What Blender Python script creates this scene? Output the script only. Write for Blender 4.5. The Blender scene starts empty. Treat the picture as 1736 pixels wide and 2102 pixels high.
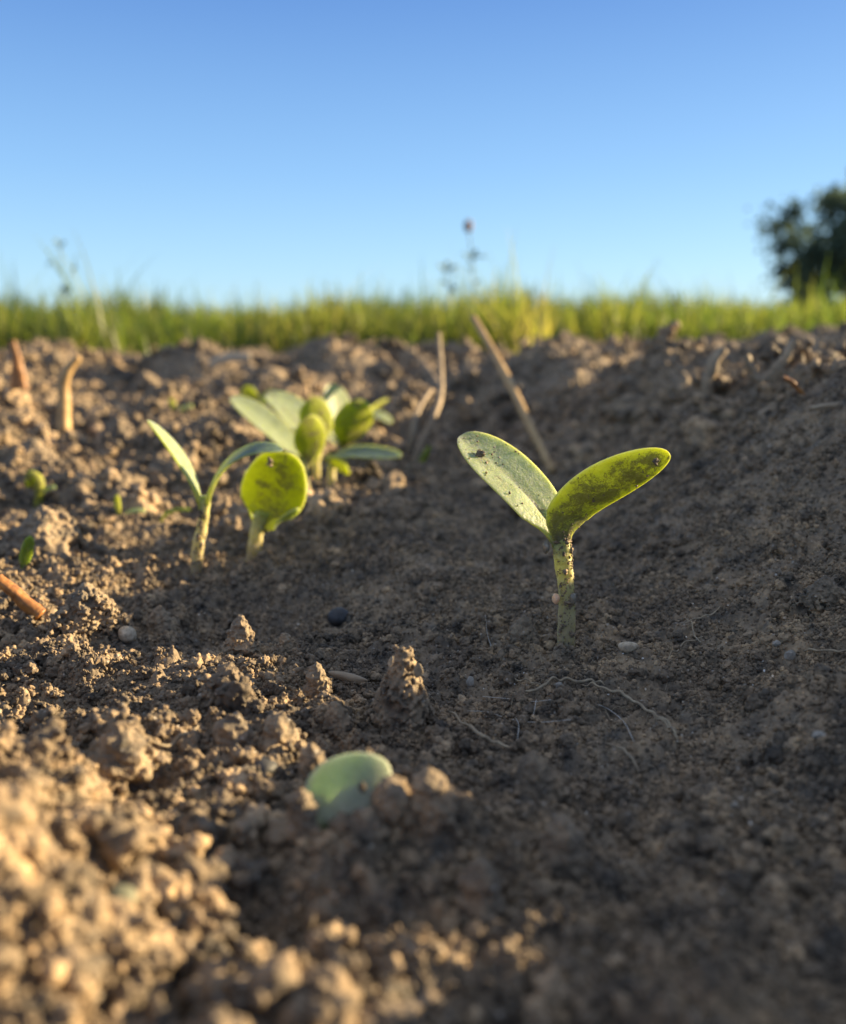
import bpy, bmesh, math, random
import numpy as np
from mathutils import Vector, Matrix, Euler

random.seed(11)
C = bpy.context.scene.collection
sc = bpy.context.scene
R = math.radians

# ------------------------------------------------------------------ camera
PITCH = R(10.8); CAMZ = 0.07; FPX = 1896.0; CX = 868.0; CY = 1051.0
cam = bpy.data.cameras.new('camera'); camo = bpy.data.objects.new('camera', cam); C.objects.link(camo)
camo.location = (0, 0, CAMZ); camo.rotation_euler = (R(90) - PITCH, 0, 0)
cam.sensor_fit = 'VERTICAL'; cam.sensor_height = 24.0; cam.sensor_width = 24.0
cam.lens = 24.0 * FPX / 2102.0
cam.clip_start = 0.002; cam.clip_end = 3000
cam.dof.use_dof = True; cam.dof.focus_distance = 0.197; cam.dof.aperture_fstop = 21.65 / 2.6
cam.dof.aperture_blades = 0
sc.camera = camo
# ------------------------------------------------------------------ sky and sun
SUN_AZ = R(71); SUN_EL = R(14.4)          # azimuth from +Y (view direction) towards +X
sundir = Vector((math.sin(SUN_AZ) * math.cos(SUN_EL), math.cos(SUN_AZ) * math.cos(SUN_EL), math.sin(SUN_EL)))
w = bpy.data.worlds.new('World'); sc.world = w; w.use_nodes = True
nt = w.node_tree; nt.nodes.clear()
sky = nt.nodes.new('ShaderNodeTexSky'); sky.sky_type = 'NISHITA'; sky.sun_disc = False
sky.sun_elevation = SUN_EL; sky.sun_rotation = SUN_AZ
sky.altitude = 0; sky.air_density = 1.0; sky.dust_density = 0.25; sky.ozone_density = 2.2
bg = nt.nodes.new('ShaderNodeBackground'); bg.inputs['Strength'].default_value = 0.06
wo = nt.nodes.new('ShaderNodeOutputWorld')
# evening blue low, unseen upper sky brightened to fill shade, blended with physical sky
tcw = nt.nodes.new('ShaderNodeTexCoord'); spx = nt.nodes.new('ShaderNodeSeparateXYZ'); nt.links.new(tcw.outputs['Generated'], spx.inputs[0])
rmp = nt.nodes.new('ShaderNodeValToRGB'); nt.links.new(spx.outputs[2], rmp.inputs[0])
_k = 1 / 3.5; SK = 1 / 0.06
els = rmp.color_ramp.elements
_st = ((0.0, (0.47, 0.76, 0.93)), (0.06, (0.38, 0.68, 0.95)), (0.16, (0.25, 0.51, 0.90)), (0.32, (0.105, 0.27, 0.68)), (0.55, (0.34, 0.44, 0.64)), (1.0, (0.62, 0.66, 0.76)))
while len(els) < len(_st): els.new(0.5)
for i_, (p_, c_) in enumerate(_st):
    els[i_].position = p_; els[i_].color = (c_[0] * _k, c_[1] * _k, c_[2] * _k, 1)
scl = nt.nodes.new('ShaderNodeMixRGB'); scl.blend_type = 'MULTIPLY'; scl.inputs[0].default_value = 1; scl.inputs[2].default_value = (SK, SK, SK, 1)
nt.links.new(rmp.outputs[0], scl.inputs[1])
mxs = nt.nodes.new('ShaderNodeMixRGB'); mxs.inputs[0].default_value = 0.78
nt.links.new(sky.outputs[0], mxs.inputs[1]); nt.links.new(scl.outputs[0], mxs.inputs[2])
nt.links.new(mxs.outputs[0], bg.inputs[0]); nt.links.new(bg.outputs[0], wo.inputs[0])
sun = bpy.data.lights.new('sun', 'SUN'); sun.energy = 5.0; sun.angle = R(0.55); sun.color = (1.0, 0.765, 0.43)
suno = bpy.data.objects.new('sun', sun); C.objects.link(suno)
suno.rotation_euler = (-sundir).to_track_quat('-Z', 'Y').to_euler()
sc.view_settings.view_transform = 'Standard'; sc.view_settings.look = 'None'
sc.view_settings.gamma = 1.0; sc.view_settings.use_curve_mapping = False
sc.view_settings.exposure = 1.95
sc.render.engine = 'CYCLES'
sc.cycles.max_bounces = 10; sc.cycles.transmission_bounces = 6; sc.cycles.diffuse_bounces = 4
sc.cycles.use_denoising = True
sc.cycles.caustics_reflective = False; sc.cycles.caustics_refractive = False

# ------------------------------------------------------------------ helpers
def P(u, v, Y):
    """world point on the line of sight of a point of the photograph (1736 x 2102) at distance Y"""
    X = (u - CX) / FPX; D = (v - CY) / FPX
    d = Vector((X, math.cos(PITCH) - D * math.sin(PITCH), -math.sin(PITCH) - D * math.cos(PITCH)))
    return Vector((0, 0, CAMZ)) + d * (Y / d.y)
def px(n, Y): return n * Y / FPX

def sstep(a, b, x):
    t = np.clip((x - a) / (b - a), 0, 1); return t * t * (3 - 2 * t)
def h01(ix, iy, s):
    h = (ix.astype(np.int64) * 374761393 + iy.astype(np.int64) * 668265263 + s * 974634777) & 0xffffffff
    h = ((h ^ (h >> 13)) * 1274126177) & 0xffffffff
    h = h ^ (h >> 16)
    h = (h * 2246822519) & 0xffffffff; h = h ^ (h >> 15)
    return (h & 0xffffff) / float(0x1000000)
def vnoise(x, y, s):
    ix = np.floor(x); iy = np.floor(y); fx = x - ix; fy = y - iy
    fx = fx * fx * fx * (fx * (fx * 6 - 15) + 10); fy = fy * fy * fy * (fy * (fy * 6 - 15) + 10)
    a = h01(ix, iy, s); b = h01(ix + 1, iy, s); c = h01(ix, iy + 1, s); d = h01(ix + 1, iy + 1, s)
    return ((a + (b - a) * fx) * (1 - fy) + (c + (d - c) * fx) * fy) * 2 - 1
def fbm(x, y, s, octv=4, g=0.5):
    r = 0; a = 1.0; c, q = math.cos(0.7), math.sin(0.7)
    for i in range(octv):
        r = r + a * vnoise(x, y, s + i); a *= g
        x, y = (c * x - q * y) * 2.03 + 5.1, (q * x + c * y) * 2.03 + 3.7
    return r
def domes(x, y, cell, s, rmin=0.25, rmax=0.62, fill=0.85):
    """packed round crumbs: height of the tallest dome above each point"""
    X = x / cell; Y = y / cell; ix = np.floor(X); iy = np.floor(Y); out = np.zeros_like(X)
    for dx in (-1, 0, 1):
        for dy in (-1, 0, 1):
            jx = ix + dx; jy = iy + dy
            px_ = jx + h01(jx, jy, s); py_ = jy + h01(jx, jy, s + 1)
            r = rmin + (rmax - rmin) * h01(jx, jy, s + 2) ** 2
            r = r * (h01(jx, jy, s + 3) < fill)
            e = 0.6 + 0.8 * h01(jx, jy, s + 4)
            ddx = X - px_; ddy = Y - py_
            d2 = ddx * ddx * e + ddy * ddy / e
            out = np.maximum(out, np.sqrt(np.maximum(0, r * r - d2)))
    return out * cell

def toe(y): return 0.048 + 0.012 * np.sin(y * 14 + 1.0) - 0.035 * sstep(0.30, 0.65, y)
# gaps in the crest through which low sun reaches single crumbs in the furrow
NOTCH = []
for _u, _v in ((905, 1640), (1105, 1600), (1150, 1770), (985, 1850), (800, 1650), (1000, 1960)):
    _d = P(_u, _v, 1.0) - Vector((0, 0, CAMZ)); _q = (CAMZ - 0.006) / -_d.z
    _x, _y = _d.x * _q, _d.y * _q
    NOTCH.append((_y + (0.15 - _x) / math.tan(SUN_AZ), -0.0045 + (0.15 - _x) / math.sin(SUN_AZ) * math.tan(SUN_EL)))
def macro(x, y):
    r = np.sqrt(x * x + y * y)
    z = 0.0 * x
    # bank on the sunny side of the furrow
    t = (x - toe(y)) / 0.105
    crest = 0.050 + 0.006 * np.sin(y * 23 + 0.6) + 0.004 * np.sin(y * 51) - 0.006 * sstep(0.55, 0.75, y) + 0.004 * (1 - sstep(0.16, 0.26, y))
    crest = crest + 0.0035 * vnoise(y * 42, y * 0 + 3.3, 201) + 0.0025 * vnoise(y * 105, y * 0 + 7.7, 202)
    for yk, hk in NOTCH: crest = np.minimum(crest, hk + 0.008 * (np.abs(y - yk) / 0.006) ** 2)
    z = z + crest * sstep(0, 1, t) * (1 - 0.25 * np.sin(np.clip(t, 0, 1) * math.pi))
    z = z + 0.014 * sstep(0.16, 0.5, x) * sstep(0, 1, t)
    # floor rises ahead
    z = z + (1 - sstep(0, 1, t)) * 0.026 * sstep(0.50, 1.05, y)
    # far side: rising soil on the other bank
    zl = 0.035 * sstep(0.04, 0.40, -x - 0.030 + 0.35 * (y - 0.42)) * sstep(0.27, 0.62, y)
    z = z + zl * (1 - sstep(0.5, 1.0, y) * 0.9)
    # near mound towards the camera
    z = z + 0.026 * sstep(0.015, 0.075, -x + 0.10 * (0.12 - y)) * (1 - sstep(0.085, 0.150, y)) * sstep(-0.3, 0.0, y)
    z = z + 0.004 * sstep(0.03, 0.09, -x) * (1 - sstep(0.17, 0.22, y))
    z = z - 0.006 * np.exp(-((x + 0.06) / 0.06) ** 2 - ((y - 0.23) / 0.055) ** 2)
    for bx_, by_, bh_, br_ in ((-0.40, 1.0, 0.022, 0.050), (-0.225, 0.93, 0.024, 0.045), (-0.085, 0.97, 0.028, 0.060), (0.10, 0.95, 0.012, 0.070), (0.30, 1.0, 0.012, 0.06)):
        z = z + bh_ * np.exp(-((((x - bx_) ** 2 + (y - by_) ** 2) / br_ ** 2) ** 1.6))
    z = z - 0.0022 * np.exp(-((x - 0.031) ** 2 + (y - 0.198) ** 2) / 0.012 ** 2)
    # ragged hollow in front of the meadow
    z = z - 0.020 * np.exp(-((y - 0.80 - 0.05 * np.sin(x * 11 + 1)) / 0.055) ** 2) * sstep(0.04, -0.06, x)
    # edge of the meadow
    z = z + (0.041 + 0.004 * np.sin(x * 3.1) - z) * sstep(0.85, 1.25, y)
    z = z + 0.034 * sstep(1.2, 1.8, y)
    z = z * 1.0
    return z
def rough(x, y):
    """1 on the crumbly sunny ground, low on the packed bank"""
    return 0.45 + 0.55 * sstep(0.03, -0.045, x + 0.012 * np.sin(y * 40) - 0.15 * sstep(0.5, 0.8, y) - 0.05 * sstep(0.12, 0.06, y))
def height(x, y):
    x = np.asarray(x, dtype=float); y = np.asarray(y, dtype=float)
    z = macro(x, y); k = rough(x, y)
    far = sstep(0.30, 0.60, y) * (1 - 0.85 * sstep(1.2, 1.7, y))
    near = 1 - sstep(0.45, 1.2, y)
    z = z + 0.0038 * fbm(x * 26, y * 26, 5, 4) * (0.55 + 0.6 * k) + 0.009 * far * fbm(x * 8, y * 8, 9, 3) + 0.010 * far * (0.3 + 0.7 * k) * sstep(0.5, 0.75, y) * vnoise(x * 6 + 3, y * 9, 19)
    nl = (1 - sstep(0.13, 0.19, y)) * k * sstep(-0.2, 0.0, y)
    z = z + nl * (0.0038 * fbm(x * 75, y * 75, 91, 3) - 0.001)
    z = z + k * 0.45 * domes(x, y, 0.0135, 30, 0.15, 0.55, 0.55) * near * (0.5 + 0.5 * sstep(-0.4, 0.5, vnoise(x * 30, y * 30, 77)))
    z = z + far * (0.35 + 0.65 * k) * 0.40 * domes(x, y, 0.045, 60, 0.2, 0.6, 0.7)
    z = z + far * (0.3 + 0.7 * k) * 0.5 * domes(x, y, 0.019, 64, 0.2, 0.6, 0.8)
    w1 = 1 - sstep(0.5, 1.5, y)
    z = z + (0.5 + 0.5 * k) * 0.8 * domes(x, y, 0.0052, 40, 0.2, 0.6, 0.8) * w1
    z = z + 1.0 * domes(x, y, 0.0021, 50, 0.2, 0.62, 0.85) * (1 - sstep(0.35, 0.6, y)) * (0.6 + 0.4 * k)
    z = z + 0.00045 * fbm(x * 700, y * 700, 70, 2) * (1 - sstep(0.3, 0.5, y))
    return z
def hz(x, y): return float(height(np.array([x]), np.array([y]))[0])
_t = np.linspace(0.06, 3.0, 4000)
def G(u, v):
    """where the line of sight of that photo point meets the ground"""
    a = P(u, v, 1.0); d = (a - Vector((0, 0, CAMZ)))
    xs = d.x * _t; ys = d.y * _t; zs = CAMZ + d.z * _t
    hit = np.nonzero(height(xs, ys) > zs)[0]
    k = hit[0] if len(hit) else 1500
    return Vector((xs[k], ys[k], hz(xs[k], ys[k])))

def tag(o, label=None, cat=None, group=None, kind=None):
    if label: o['label'] = label
    if cat: o['category'] = cat
    if group: o['group'] = group
    if kind: o['kind'] = kind
    return o
def empty(name, loc, label, cat, group=None):
    o = bpy.data.objects.new(name, None); C.objects.link(o); o.location = loc; o.empty_display_size = 0.01
    return tag(o, label, cat, group)
def mesh_obj(name, verts, faces, m, parent=None, smooth=True, attrs=None, loc=None):
    """verts in world space; moved to the origin of the parent (or to loc)"""
    v = np.asarray(verts, dtype=np.float32)
    off = np.array(parent.location if parent is not None else (loc if loc is not None else (0, 0, 0)), dtype=np.float32)
    me = bpy.data.meshes.new(name); me.from_pydata((v - off).tolist(), [], faces); me.update()
    if smooth: me.polygons.foreach_set('use_smooth', [True] * len(me.polygons))
    if attrs:
        for k, a in attrs.items():
            at = me.attributes.new(k, 'FLOAT', 'POINT'); at.data.foreach_set('value', np.asarray(a, dtype=np.float32))
    me.materials.append(m)
    o = bpy.data.objects.new(name, me); C.objects.link(o)
    if parent is not None: o.parent = parent
    elif loc is not None: o.location = loc
    return o
# ------------------------------------------------------------------ materials
class M_:
    def __init__(s, name):
        s.m = bpy.data.materials.new(name); s.m.use_nodes = True; s.t = s.m.node_tree; s.t.nodes.clear()
        s.out = s.n('OutputMaterial')
    def n(s, typ, **kw):
        nd = s.t.nodes.new('ShaderNode' + typ)
        for k, v in kw.items(): setattr(nd, k, v)
        return nd
    def l(s, a, b): s.t.links.new(a, b)
    def pos(s): return s.n('NewGeometry').outputs['Position']
    def noise(s, scale, detail=4, rough=0.6, vec=None, dist=0.0):
        nd = s.n('TexNoise'); nd.inputs['Scale'].default_value = scale; nd.inputs['Detail'].default_value = detail
        nd.inputs['Roughness'].default_value = rough; nd.inputs['Distortion'].default_value = dist
        s.l(vec if vec is not None else s.pos(), nd.inputs['Vector']); return nd.outputs['Fac']
    def ramp(s, fac, stops):
        nd = s.n('ValToRGB'); e = nd.color_ramp.elements
        while len(e) < len(stops): e.new(0.5)
        for i, (p, c) in enumerate(stops):
            e[i].position = p; e[i].color = (*c, 1) if len(c) == 3 else c
        s.l(fac, nd.inputs[0]); return nd.outputs[0]
    def mix(s, fac, a, b, mode='MIX'):
        nd = s.n('MixRGB', blend_type=mode)
        for sock, v in ((nd.inputs[0], fac), (nd.inputs[1], a), (nd.inputs[2], b)):
            if hasattr(v, 'links') or isinstance(v, bpy.types.NodeSocket): s.l(v, sock)
            elif isinstance(v, (int, float)): sock.default_value = v
            else: sock.default_value = (*v, 1)
        return nd.outputs[0]
    def math(s, op, a, b=0.0):
        nd = s.n('Math', operation=op)
        for sock, v in ((nd.inputs[0], a), (nd.inputs[1], b)):
            if isinstance(v, bpy.types.NodeSocket): s.l(v, sock)
            else: sock.default_value = v
        return nd.outputs[0]
    def attr(s, name): 
        nd = s.n('Attribute'); nd.attribute_name = name; return nd.outputs['Fac']
    def bump(s, h, strength=0.5, dist=0.0005):
        nd = s.n('Bump'); nd.inputs['Strength'].default_value = strength; nd.inputs['Distance'].default_value = dist
        s.l(h, nd.inputs['Height']); return nd.outputs[0]
    def bsdf(s, color, rough=0.8, **kw):
        nd = s.n('BsdfPrincipled')
        if isinstance(color, bpy.types.NodeSocket): s.l(color, nd.inputs['Base Color'])
        else: nd.inputs['Base Color'].default_value = (*color, 1)
        if isinstance(rough, bpy.types.NodeSocket): s.l(rough, nd.inputs['Roughness'])
        else: nd.inputs['Roughness'].default_value = rough
        for k, v in kw.items():
            k = k.replace('_', ' ')
            if isinstance(v, bpy.types.NodeSocket): s.l(v, nd.inputs[k])
            else: nd.inputs[k].default_value = v
        return nd
    def done(s, sh): s.l(sh, s.out.inputs[0]); return s.m

def soil_mat(name, inst=False, tint=(1, 1, 1)):
    m = M_(name)
    big = m.noise(28, 3, 0.6); fine = m.noise(900, 4, 0.7); mid = m.noise(170, 3, 0.6)
    c1 = m.ramp(mid, [(0.30, (0.092 * tint[0], 0.081 * tint[1], 0.068 * tint[2])), (0.70, (0.350 * tint[0], 0.262 * tint[1], 0.170 * tint[2]))])
    c2 = m.ramp(big, [(0.35, (0.75, 0.74, 0.74)), (0.65, (1.12, 1.10, 1.05))])
    c = m.mix(1.0, c1, c2, 'MULTIPLY')
    sp = m.ramp(fine, [(0.28, (0.55, 0.53, 0.50)), (0.5, (1, 1, 1)), (0.72, (1.35, 1.33, 1.28))])
    c = m.mix(0.8, c, sp, 'MULTIPLY')
    if inst:
        oi = m.n('ObjectInfo')
        rr = m.ramp(oi.outputs['Random'], [(0.0, (0.35, 0.35, 0.36)), (0.45, (0.90, 0.88, 0.86)), (0.85, (1.25, 1.18, 1.08)), (1.0, (2.0, 1.9, 1.75))])
        c = m.mix(0.8, c, rr, 'MULTIPLY')
    # scattered mineral grains
    vor = m.n('TexVoronoi', feature='F1'); vor.inputs['Scale'].default_value = 1500; m.l(m.pos(), vor.inputs['Vector'])
    sep = m.n('SeparateColor'); m.l(vor.outputs['Color'], sep.inputs[0])
    g = m.math('MULTIPLY', m.math('GREATER_THAN', sep.outputs[0], 0.972), m.math('LESS_THAN', vor.outputs['Distance'], 0.42))
    c = m.mix(m.math('MULTIPLY', g, 0.5), c, (0.42, 0.38, 0.33))
    ro = m.math('SUBTRACT', 0.80, m.math('MULTIPLY', g, 0.55))
    hgt = m.math('ADD', m.noise(1300, 4, 0.75), m.math('MULTIPLY', m.noise(420, 2, 0.6), 1.5))
    b = m.bump(hgt, 0.85, 0.00045)
    return m.done(m.bsdf(c, ro, Normal=b, Specular_IOR_Level=0.4).outputs[0])
MS = soil_mat('soil'); MSI = soil_mat('soil_crumb', True)
MCLOD = soil_mat('soil_clod')
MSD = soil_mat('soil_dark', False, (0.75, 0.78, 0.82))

def quartz_mat():
    m = M_('mineral_grain')
    oi = m.n('ObjectInfo')
    c = m.ramp(oi.outputs['Random'], [(0, (0.8, 0.78, 0.74)), (0.6, (0.75, 0.66, 0.52)), (1, (0.7, 0.45, 0.25))])
    return m.done(m.bsdf(c, 0.07, Specular_IOR_Level=1.0).outputs[0])
MQ = quartz_mat()
def simple(name, ca, cb, scale, rough=0.7, bump=0.4, bd=0.0003, sub=0.0, **kw):
    m = M_(name); f = m.noise(scale, 4, 0.65)
    c = m.ramp(f, [(0.3, ca), (0.7, cb)])
    b = m.bump(m.noise(scale * 2.2, 3, 0.6), bump, bd)
    k = dict(Normal=b); k.update(kw)
    if sub: k.update(Subsurface_Weight=sub, Subsurface_Radius=(1.0, 0.7, 0.4), Subsurface_Scale=0.0012)
    return m.done(m.bsdf(c, rough, **k).outputs[0])
MSTONE = simple('dark_stone', (0.014, 0.016, 0.020), (0.055, 0.054, 0.055), 500, 0.6)
MHUSK = simple('seed_husk', (0.24, 0.18, 0.12), (0.62, 0.51, 0.36), 900, 0.6)
MFLAKE = simple('pale_flake', (0.20, 0.18, 0.15), (0.42, 0.38, 0.32), 900, 0.45)
MSTRAW = simple('straw', (0.28, 0.17, 0.065), (0.50, 0.34, 0.16), 160, 0.55, 0.5)
MSTRAWG = simple('grey_straw', (0.19, 0.14, 0.09), (0.38, 0.29, 0.19), 160, 0.7, 0.5)
MTWIG = simple('orange_twig', (0.14, 0.055, 0.02), (0.44, 0.20, 0.05), 320, 0.45, 0.5, sub=0.3)
MROOT = simple('rootlet', (0.17, 0.13, 0.085), (0.40, 0.32, 0.21), 500, 0.7)
MHAIR = simple('root_hair', (0.4, 0.38, 0.34), (0.6, 0.58, 0.54), 500, 0.4)
MGRAIN = simple('amber_grain', (0.75, 0.42, 0.22), (0.9, 0.6, 0.38), 600, 0.3, 0.2, sub=0.6)

MGLASSY = simple('glassy_grain', (0.09, 0.075, 0.055), (0.30, 0.26, 0.20), 900, 0.12, 0.2)
def leaf_mat(name, top, under, mud=0.0, topmud=0.0, glow=(0.9, 1.0, 0.16), dots=0.5, scale=0.0032, seed=0.0, tlc=(0.50, 0.53, 0.03)):
    m = M_(name)
    side = m.attr('side'); lu = m.attr('lu'); lv = m.attr('lv')
    tc = m.n('TexCoord').outputs['Object']
    f = m.noise(260, 4, 0.6, tc)
    ct = m.ramp(f, [(0.3, tuple(0.8 * k for k in top)), (0.7, tuple(min(1, 1.15 * k) for k in top))])
    # fine pale stomata dots of the waxy upper face
    vo = m.n('TexVoronoi'); vo.inputs['Scale'].default_value = 2300; m.l(tc, vo.inputs['Vector'])
    dt = m.ramp(vo.outputs['Distance'], [(0.0, (1, 1, 1)), (0.55, (0, 0, 0))])
    ct = m.mix(m.math('MULTIPLY', dt, m.math('MULTIPLY', m.noise(500, 2, 0.5, tc), dots)), ct, (0.74, 0.75, 0.48))
    cu = m.ramp(m.noise(180, 4, 0.65, tc), [(0.3, tuple(0.7 * k for k in under)), (0.7, tuple(min(1, 1.2 * k) for k in under))])
    sg = m.ramp(side, [(0.35, (0, 0, 0)), (0.65, (1, 1, 1))])
    c = m.mix(sg, cu, ct)
    # pale rim and mid vein
    rim = m.ramp(m.math('ABSOLUTE', lv), [(0.90, (0, 0, 0)), (1.0, (1, 1, 1))])
    c = m.mix(m.math('MULTIPLY', rim, 0.6), c, (0.60, 0.66, 0.38))
    c = m.mix(m.ramp(lu, [(0.02, (0.85, 0.85, 0.85)), (0.2, (0, 0, 0))]), c, (0.42, 0.42, 0.13))
    hb = m.math('ADD', m.noise(1500, 3, 0.6, tc), m.math('MULTIPLY', m.noise(240, 2, 0.5, tc), 2.0))
    b = m.bump(hb, 0.55, 0.0004)
    p = m.bsdf(c, m.ramp(sg, [(0, (0.55,) * 3), (1, (0.42,) * 3)]), Normal=b, Subsurface_Weight=0.85,
               Subsurface_Radius=glow, Subsurface_Scale=scale, Specular_IOR_Level=0.45)
    sh = p.outputs[0]
    tl = m.n('BsdfTranslucent'); tl.inputs[0].default_value = (*tlc, 1)
    ms = m.n('MixShader'); ms.inputs[0].default_value = 0.46; m.l(sh, ms.inputs[1]); m.l(tl.outputs[0], ms.inputs[2]); sh = ms.outputs[0]
    if mud or topmud:
        mp = m.n('Mapping'); m.l(tc, mp.inputs[0]); mp.inputs['Location'].default_value = (seed, seed * 0.7, 0.1)
        nn = m.math('ADD', m.math('MULTIPLY', m.noise(170, 4, 0.65, mp.outputs[0], 0.8), 0.52), m.math('MULTIPLY', m.noise(1500, 5, 0.8, mp.outputs[0], 1.2), 0.48))
        inv = m.math('SUBTRACT', 1.0, sg)
        th = m.math('ADD', m.math('MULTIPLY', inv, mud), m.math('MULTIPLY', sg, topmud))
        # less mud near the rim
        cen = m.ramp(m.math('ABSOLUTE', lv), [(0.45, (1, 1, 1)), (1.0, (0.78, 0.78, 0.78))])
        cen = m.math('ADD', cen, m.math('MULTIPLY', m.ramp(lu, [(0.15, (1, 1, 1)), (0.5, (0, 0, 0))]), 0.10))
        k = m.ramp(m.math('MULTIPLY', m.math('MULTIPLY', nn, th), cen), [(0.465, (0, 0, 0)), (0.56, (1, 1, 1))])
        d = m.bsdf(m.ramp(m.noise(1200, 3, 0.6, tc), [(0.3, (0.06, 0.046, 0.032)), (0.7, (0.17, 0.135, 0.09))]), 0.95, Normal=m.bump(m.noise(1800, 3, 0.7, tc), 0.9, 0.0005))
        mx = m.n('MixShader'); m.l(m.math('MULTIPLY', k, 0.76), mx.inputs[0]); m.l(sh, mx.inputs[1]); m.l(d.outputs[0], mx.inputs[2]); sh = mx.outputs[0]
    return m.done(sh)
TOP = (0.20, 0.28, 0.15); UND = (0.28, 0.33, 0.06)
ML_MAIN_TOP = leaf_mat('leaf_main_pale', (0.41, 0.51, 0.31), (0.26, 0.32, 0.08), 0.75, 0.90, dots=1.9, seed=0.013)
ML_MAIN_UND = leaf_mat('leaf_main_muddy', TOP, (0.44, 0.48, 0.12), 1.10, 0.7, seed=0.031)
ML_BLUE = leaf_mat('leaf_bluish', (0.13, 0.21, 0.18), (0.30, 0.34, 0.10), 0.7, 0.7, dots=0.25, seed=0.05)
ML_PALE = leaf_mat('leaf_pale', (0.40, 0.48, 0.30), (0.26, 0.32, 0.08), 0.7, 0.75, dots=0.5, seed=0.07)
ML_GLOW = leaf_mat('leaf_glowing', TOP, (0.44, 0.49, 0.03), 1.0, 0.7, seed=0.09, scale=0.004)
ML_SMALL = leaf_mat('leaf_small', (0.10, 0.18, 0.06), (0.20, 0.28, 0.04), 0, 0, dots=0.2)

def stem_mix(m, c, b):
    p = m.bsdf(c, 0.5, Normal=b, Subsurface_Weight=0.85, Subsurface_Radius=(1, 0.9, 0.3), Subsurface_Scale=0.0026)
    t = m.n('BsdfTranslucent'); m.l(m.mix(1.0, c, (1.35, 1.55, 1.0), 'MULTIPLY'), t.inputs[0])
    x = m.n('MixShader'); x.inputs[0].default_value = 0.30; m.l(p.outputs[0], x.inputs[1]); m.l(t.outputs[0], x.inputs[2]); return x.outputs[0]
def stem_mat():
    m = M_('seedling_stem'); tc = m.n('TexCoord').outputs['Object']; h = m.attr('lu')
    c = m.ramp(h, [(0.0, (0.42, 0.33, 0.23)), (0.35, (0.56, 0.49, 0.29)), (0.75, (0.58, 0.56, 0.24)), (1.0, (0.44, 0.50, 0.14))])
    st = m.ramp(m.noise(420, 4, 0.7, tc), [(0.35, (0.80, 0.78, 0.72)), (0.6, (1, 1, 1))])
    c = m.mix(0.7, c, st, 'MULTIPLY')
    dirt = m.math('ADD', m.math('MULTIPLY', m.noise(420, 3, 0.6, tc), 0.6), m.math('MULTIPLY', m.noise(1900, 3, 0.7, tc), 0.4))
    k = m.math('GREATER_THAN', dirt, 0.575)
    c = m.mix(m.math('MULTIPLY', k, 0.60), c, (0.20, 0.15, 0.10))
    b = m.bump(m.math('ADD', m.noise(900, 3, 0.7, tc), dirt), 0.45, 0.0005)
    return m.done(stem_mix(m, c, b))
MSTEM = stem_mat()
def blade_mat():
    m = M_('grass_blade'); oi = m.attr('tone'); h = m.attr('lu')
    c = m.ramp(oi, [(0, (0.032, 0.065, 0.018)), (0.5, (0.090, 0.118, 0.034)), (0.85, (0.185, 0.185, 0.055)), (1, (0.27, 0.22, 0.11))])
    d = m.n('BsdfDiffuse'); m.l(c, d.inputs[0]); t = m.n('BsdfTranslucent')
    ct = m.mix(1.0, c, (2.0, 2.1, 1.0), 'MULTIPLY'); m.l(ct, t.inputs[0])
    g = m.n('BsdfGlossy'); g.inputs['Roughness'].default_value = 0.4; g.inputs[0].default_value = (0.5, 0.5, 0.5, 1)
    x = m.n('MixShader'); x.inputs[0].default_value = 0.5; m.l(d.outputs[0], x.inputs[1]); m.l(t.outputs[0], x.inputs[2])
    y = m.n('MixShader'); y.inputs[0].default_value = 0.03; m.l(x.outputs[0], y.inputs[1]); m.l(g.outputs[0], y.inputs[2])
    return m.done(y.outputs[0])
MGRASS = blade_mat()
MTREE = None

# ------------------------------------------------------------------ ground sheet
def build_ground():
    aa = np.concatenate([np.linspace(-180, -60, 40)[:-1], np.linspace(-60, -29, 120)[:-1], np.linspace(-29, 29, 1000)[:-1],
                         np.linspace(29, 60, 120)[:-1], np.linspace(60, 180, 40)[:-1]]) * math.pi / 180
    r = [0.012]
    while r[-1] < 4.0: r.append(r[-1] * (1.004 if r[-1] < 0.06 else 1.0021 if r[-1] < 0.6 else 1.0032 if r[-1] < 1.3 else 1.02))
    while r[-1] < 900: r.append(r[-1] * 1.15)
    r = np.array(r); na, nr = len(aa), len(r)
    Rg, A = np.meshgrid(r, aa, indexing='ij')
    x = (Rg * np.sin(A)).ravel(); y = (Rg * np.cos(A)).ravel()
    z = height(x, y)
    n = na * nr
    co = np.empty((n + 1, 3), dtype=np.float32); co[:n, 0] = x; co[:n, 1] = y; co[:n, 2] = z; co[n] = (0, 0, z[:na].mean())
    i = np.arange(nr - 1)[:, None] * na; j = np.arange(na)[None, :]; j2 = (j + 1) % na
    q = np.stack([i + j, i + j2, i + na + j2, i + na + j], -1).reshape(-1, 4)[:, ::-1]
    tri = np.stack([np.full(na, n), np.roll(np.arange(na), -1), np.arange(na)], -1)
    me = bpy.data.meshes.new('ground')
    nq = len(q); nl = nq * 4 + na * 3
    me.vertices.add(n + 1); me.vertices.foreach_set('co', co.ravel())
    me.loops.add(nl); me.loops.foreach_set('vertex_index', np.concatenate([q.ravel(), tri.ravel()]).astype(np.int32))
    me.polygons.add(nq + na)
    ls = np.concatenate([np.arange(nq) * 4, nq * 4 + np.arange(na) * 3]).astype(np.int32)
    me.polygons.foreach_set('loop_start', ls)
    me.polygons.foreach_set('use_smooth', np.ones(nq + na, dtype=bool))
    me.update(calc_edges=True); me.validate()
    me.materials.append(MS)
    o = bpy.data.objects.new('ground', me); C.objects.link(o); o['kind'] = 'structure'
    return o
build_ground()

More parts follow.
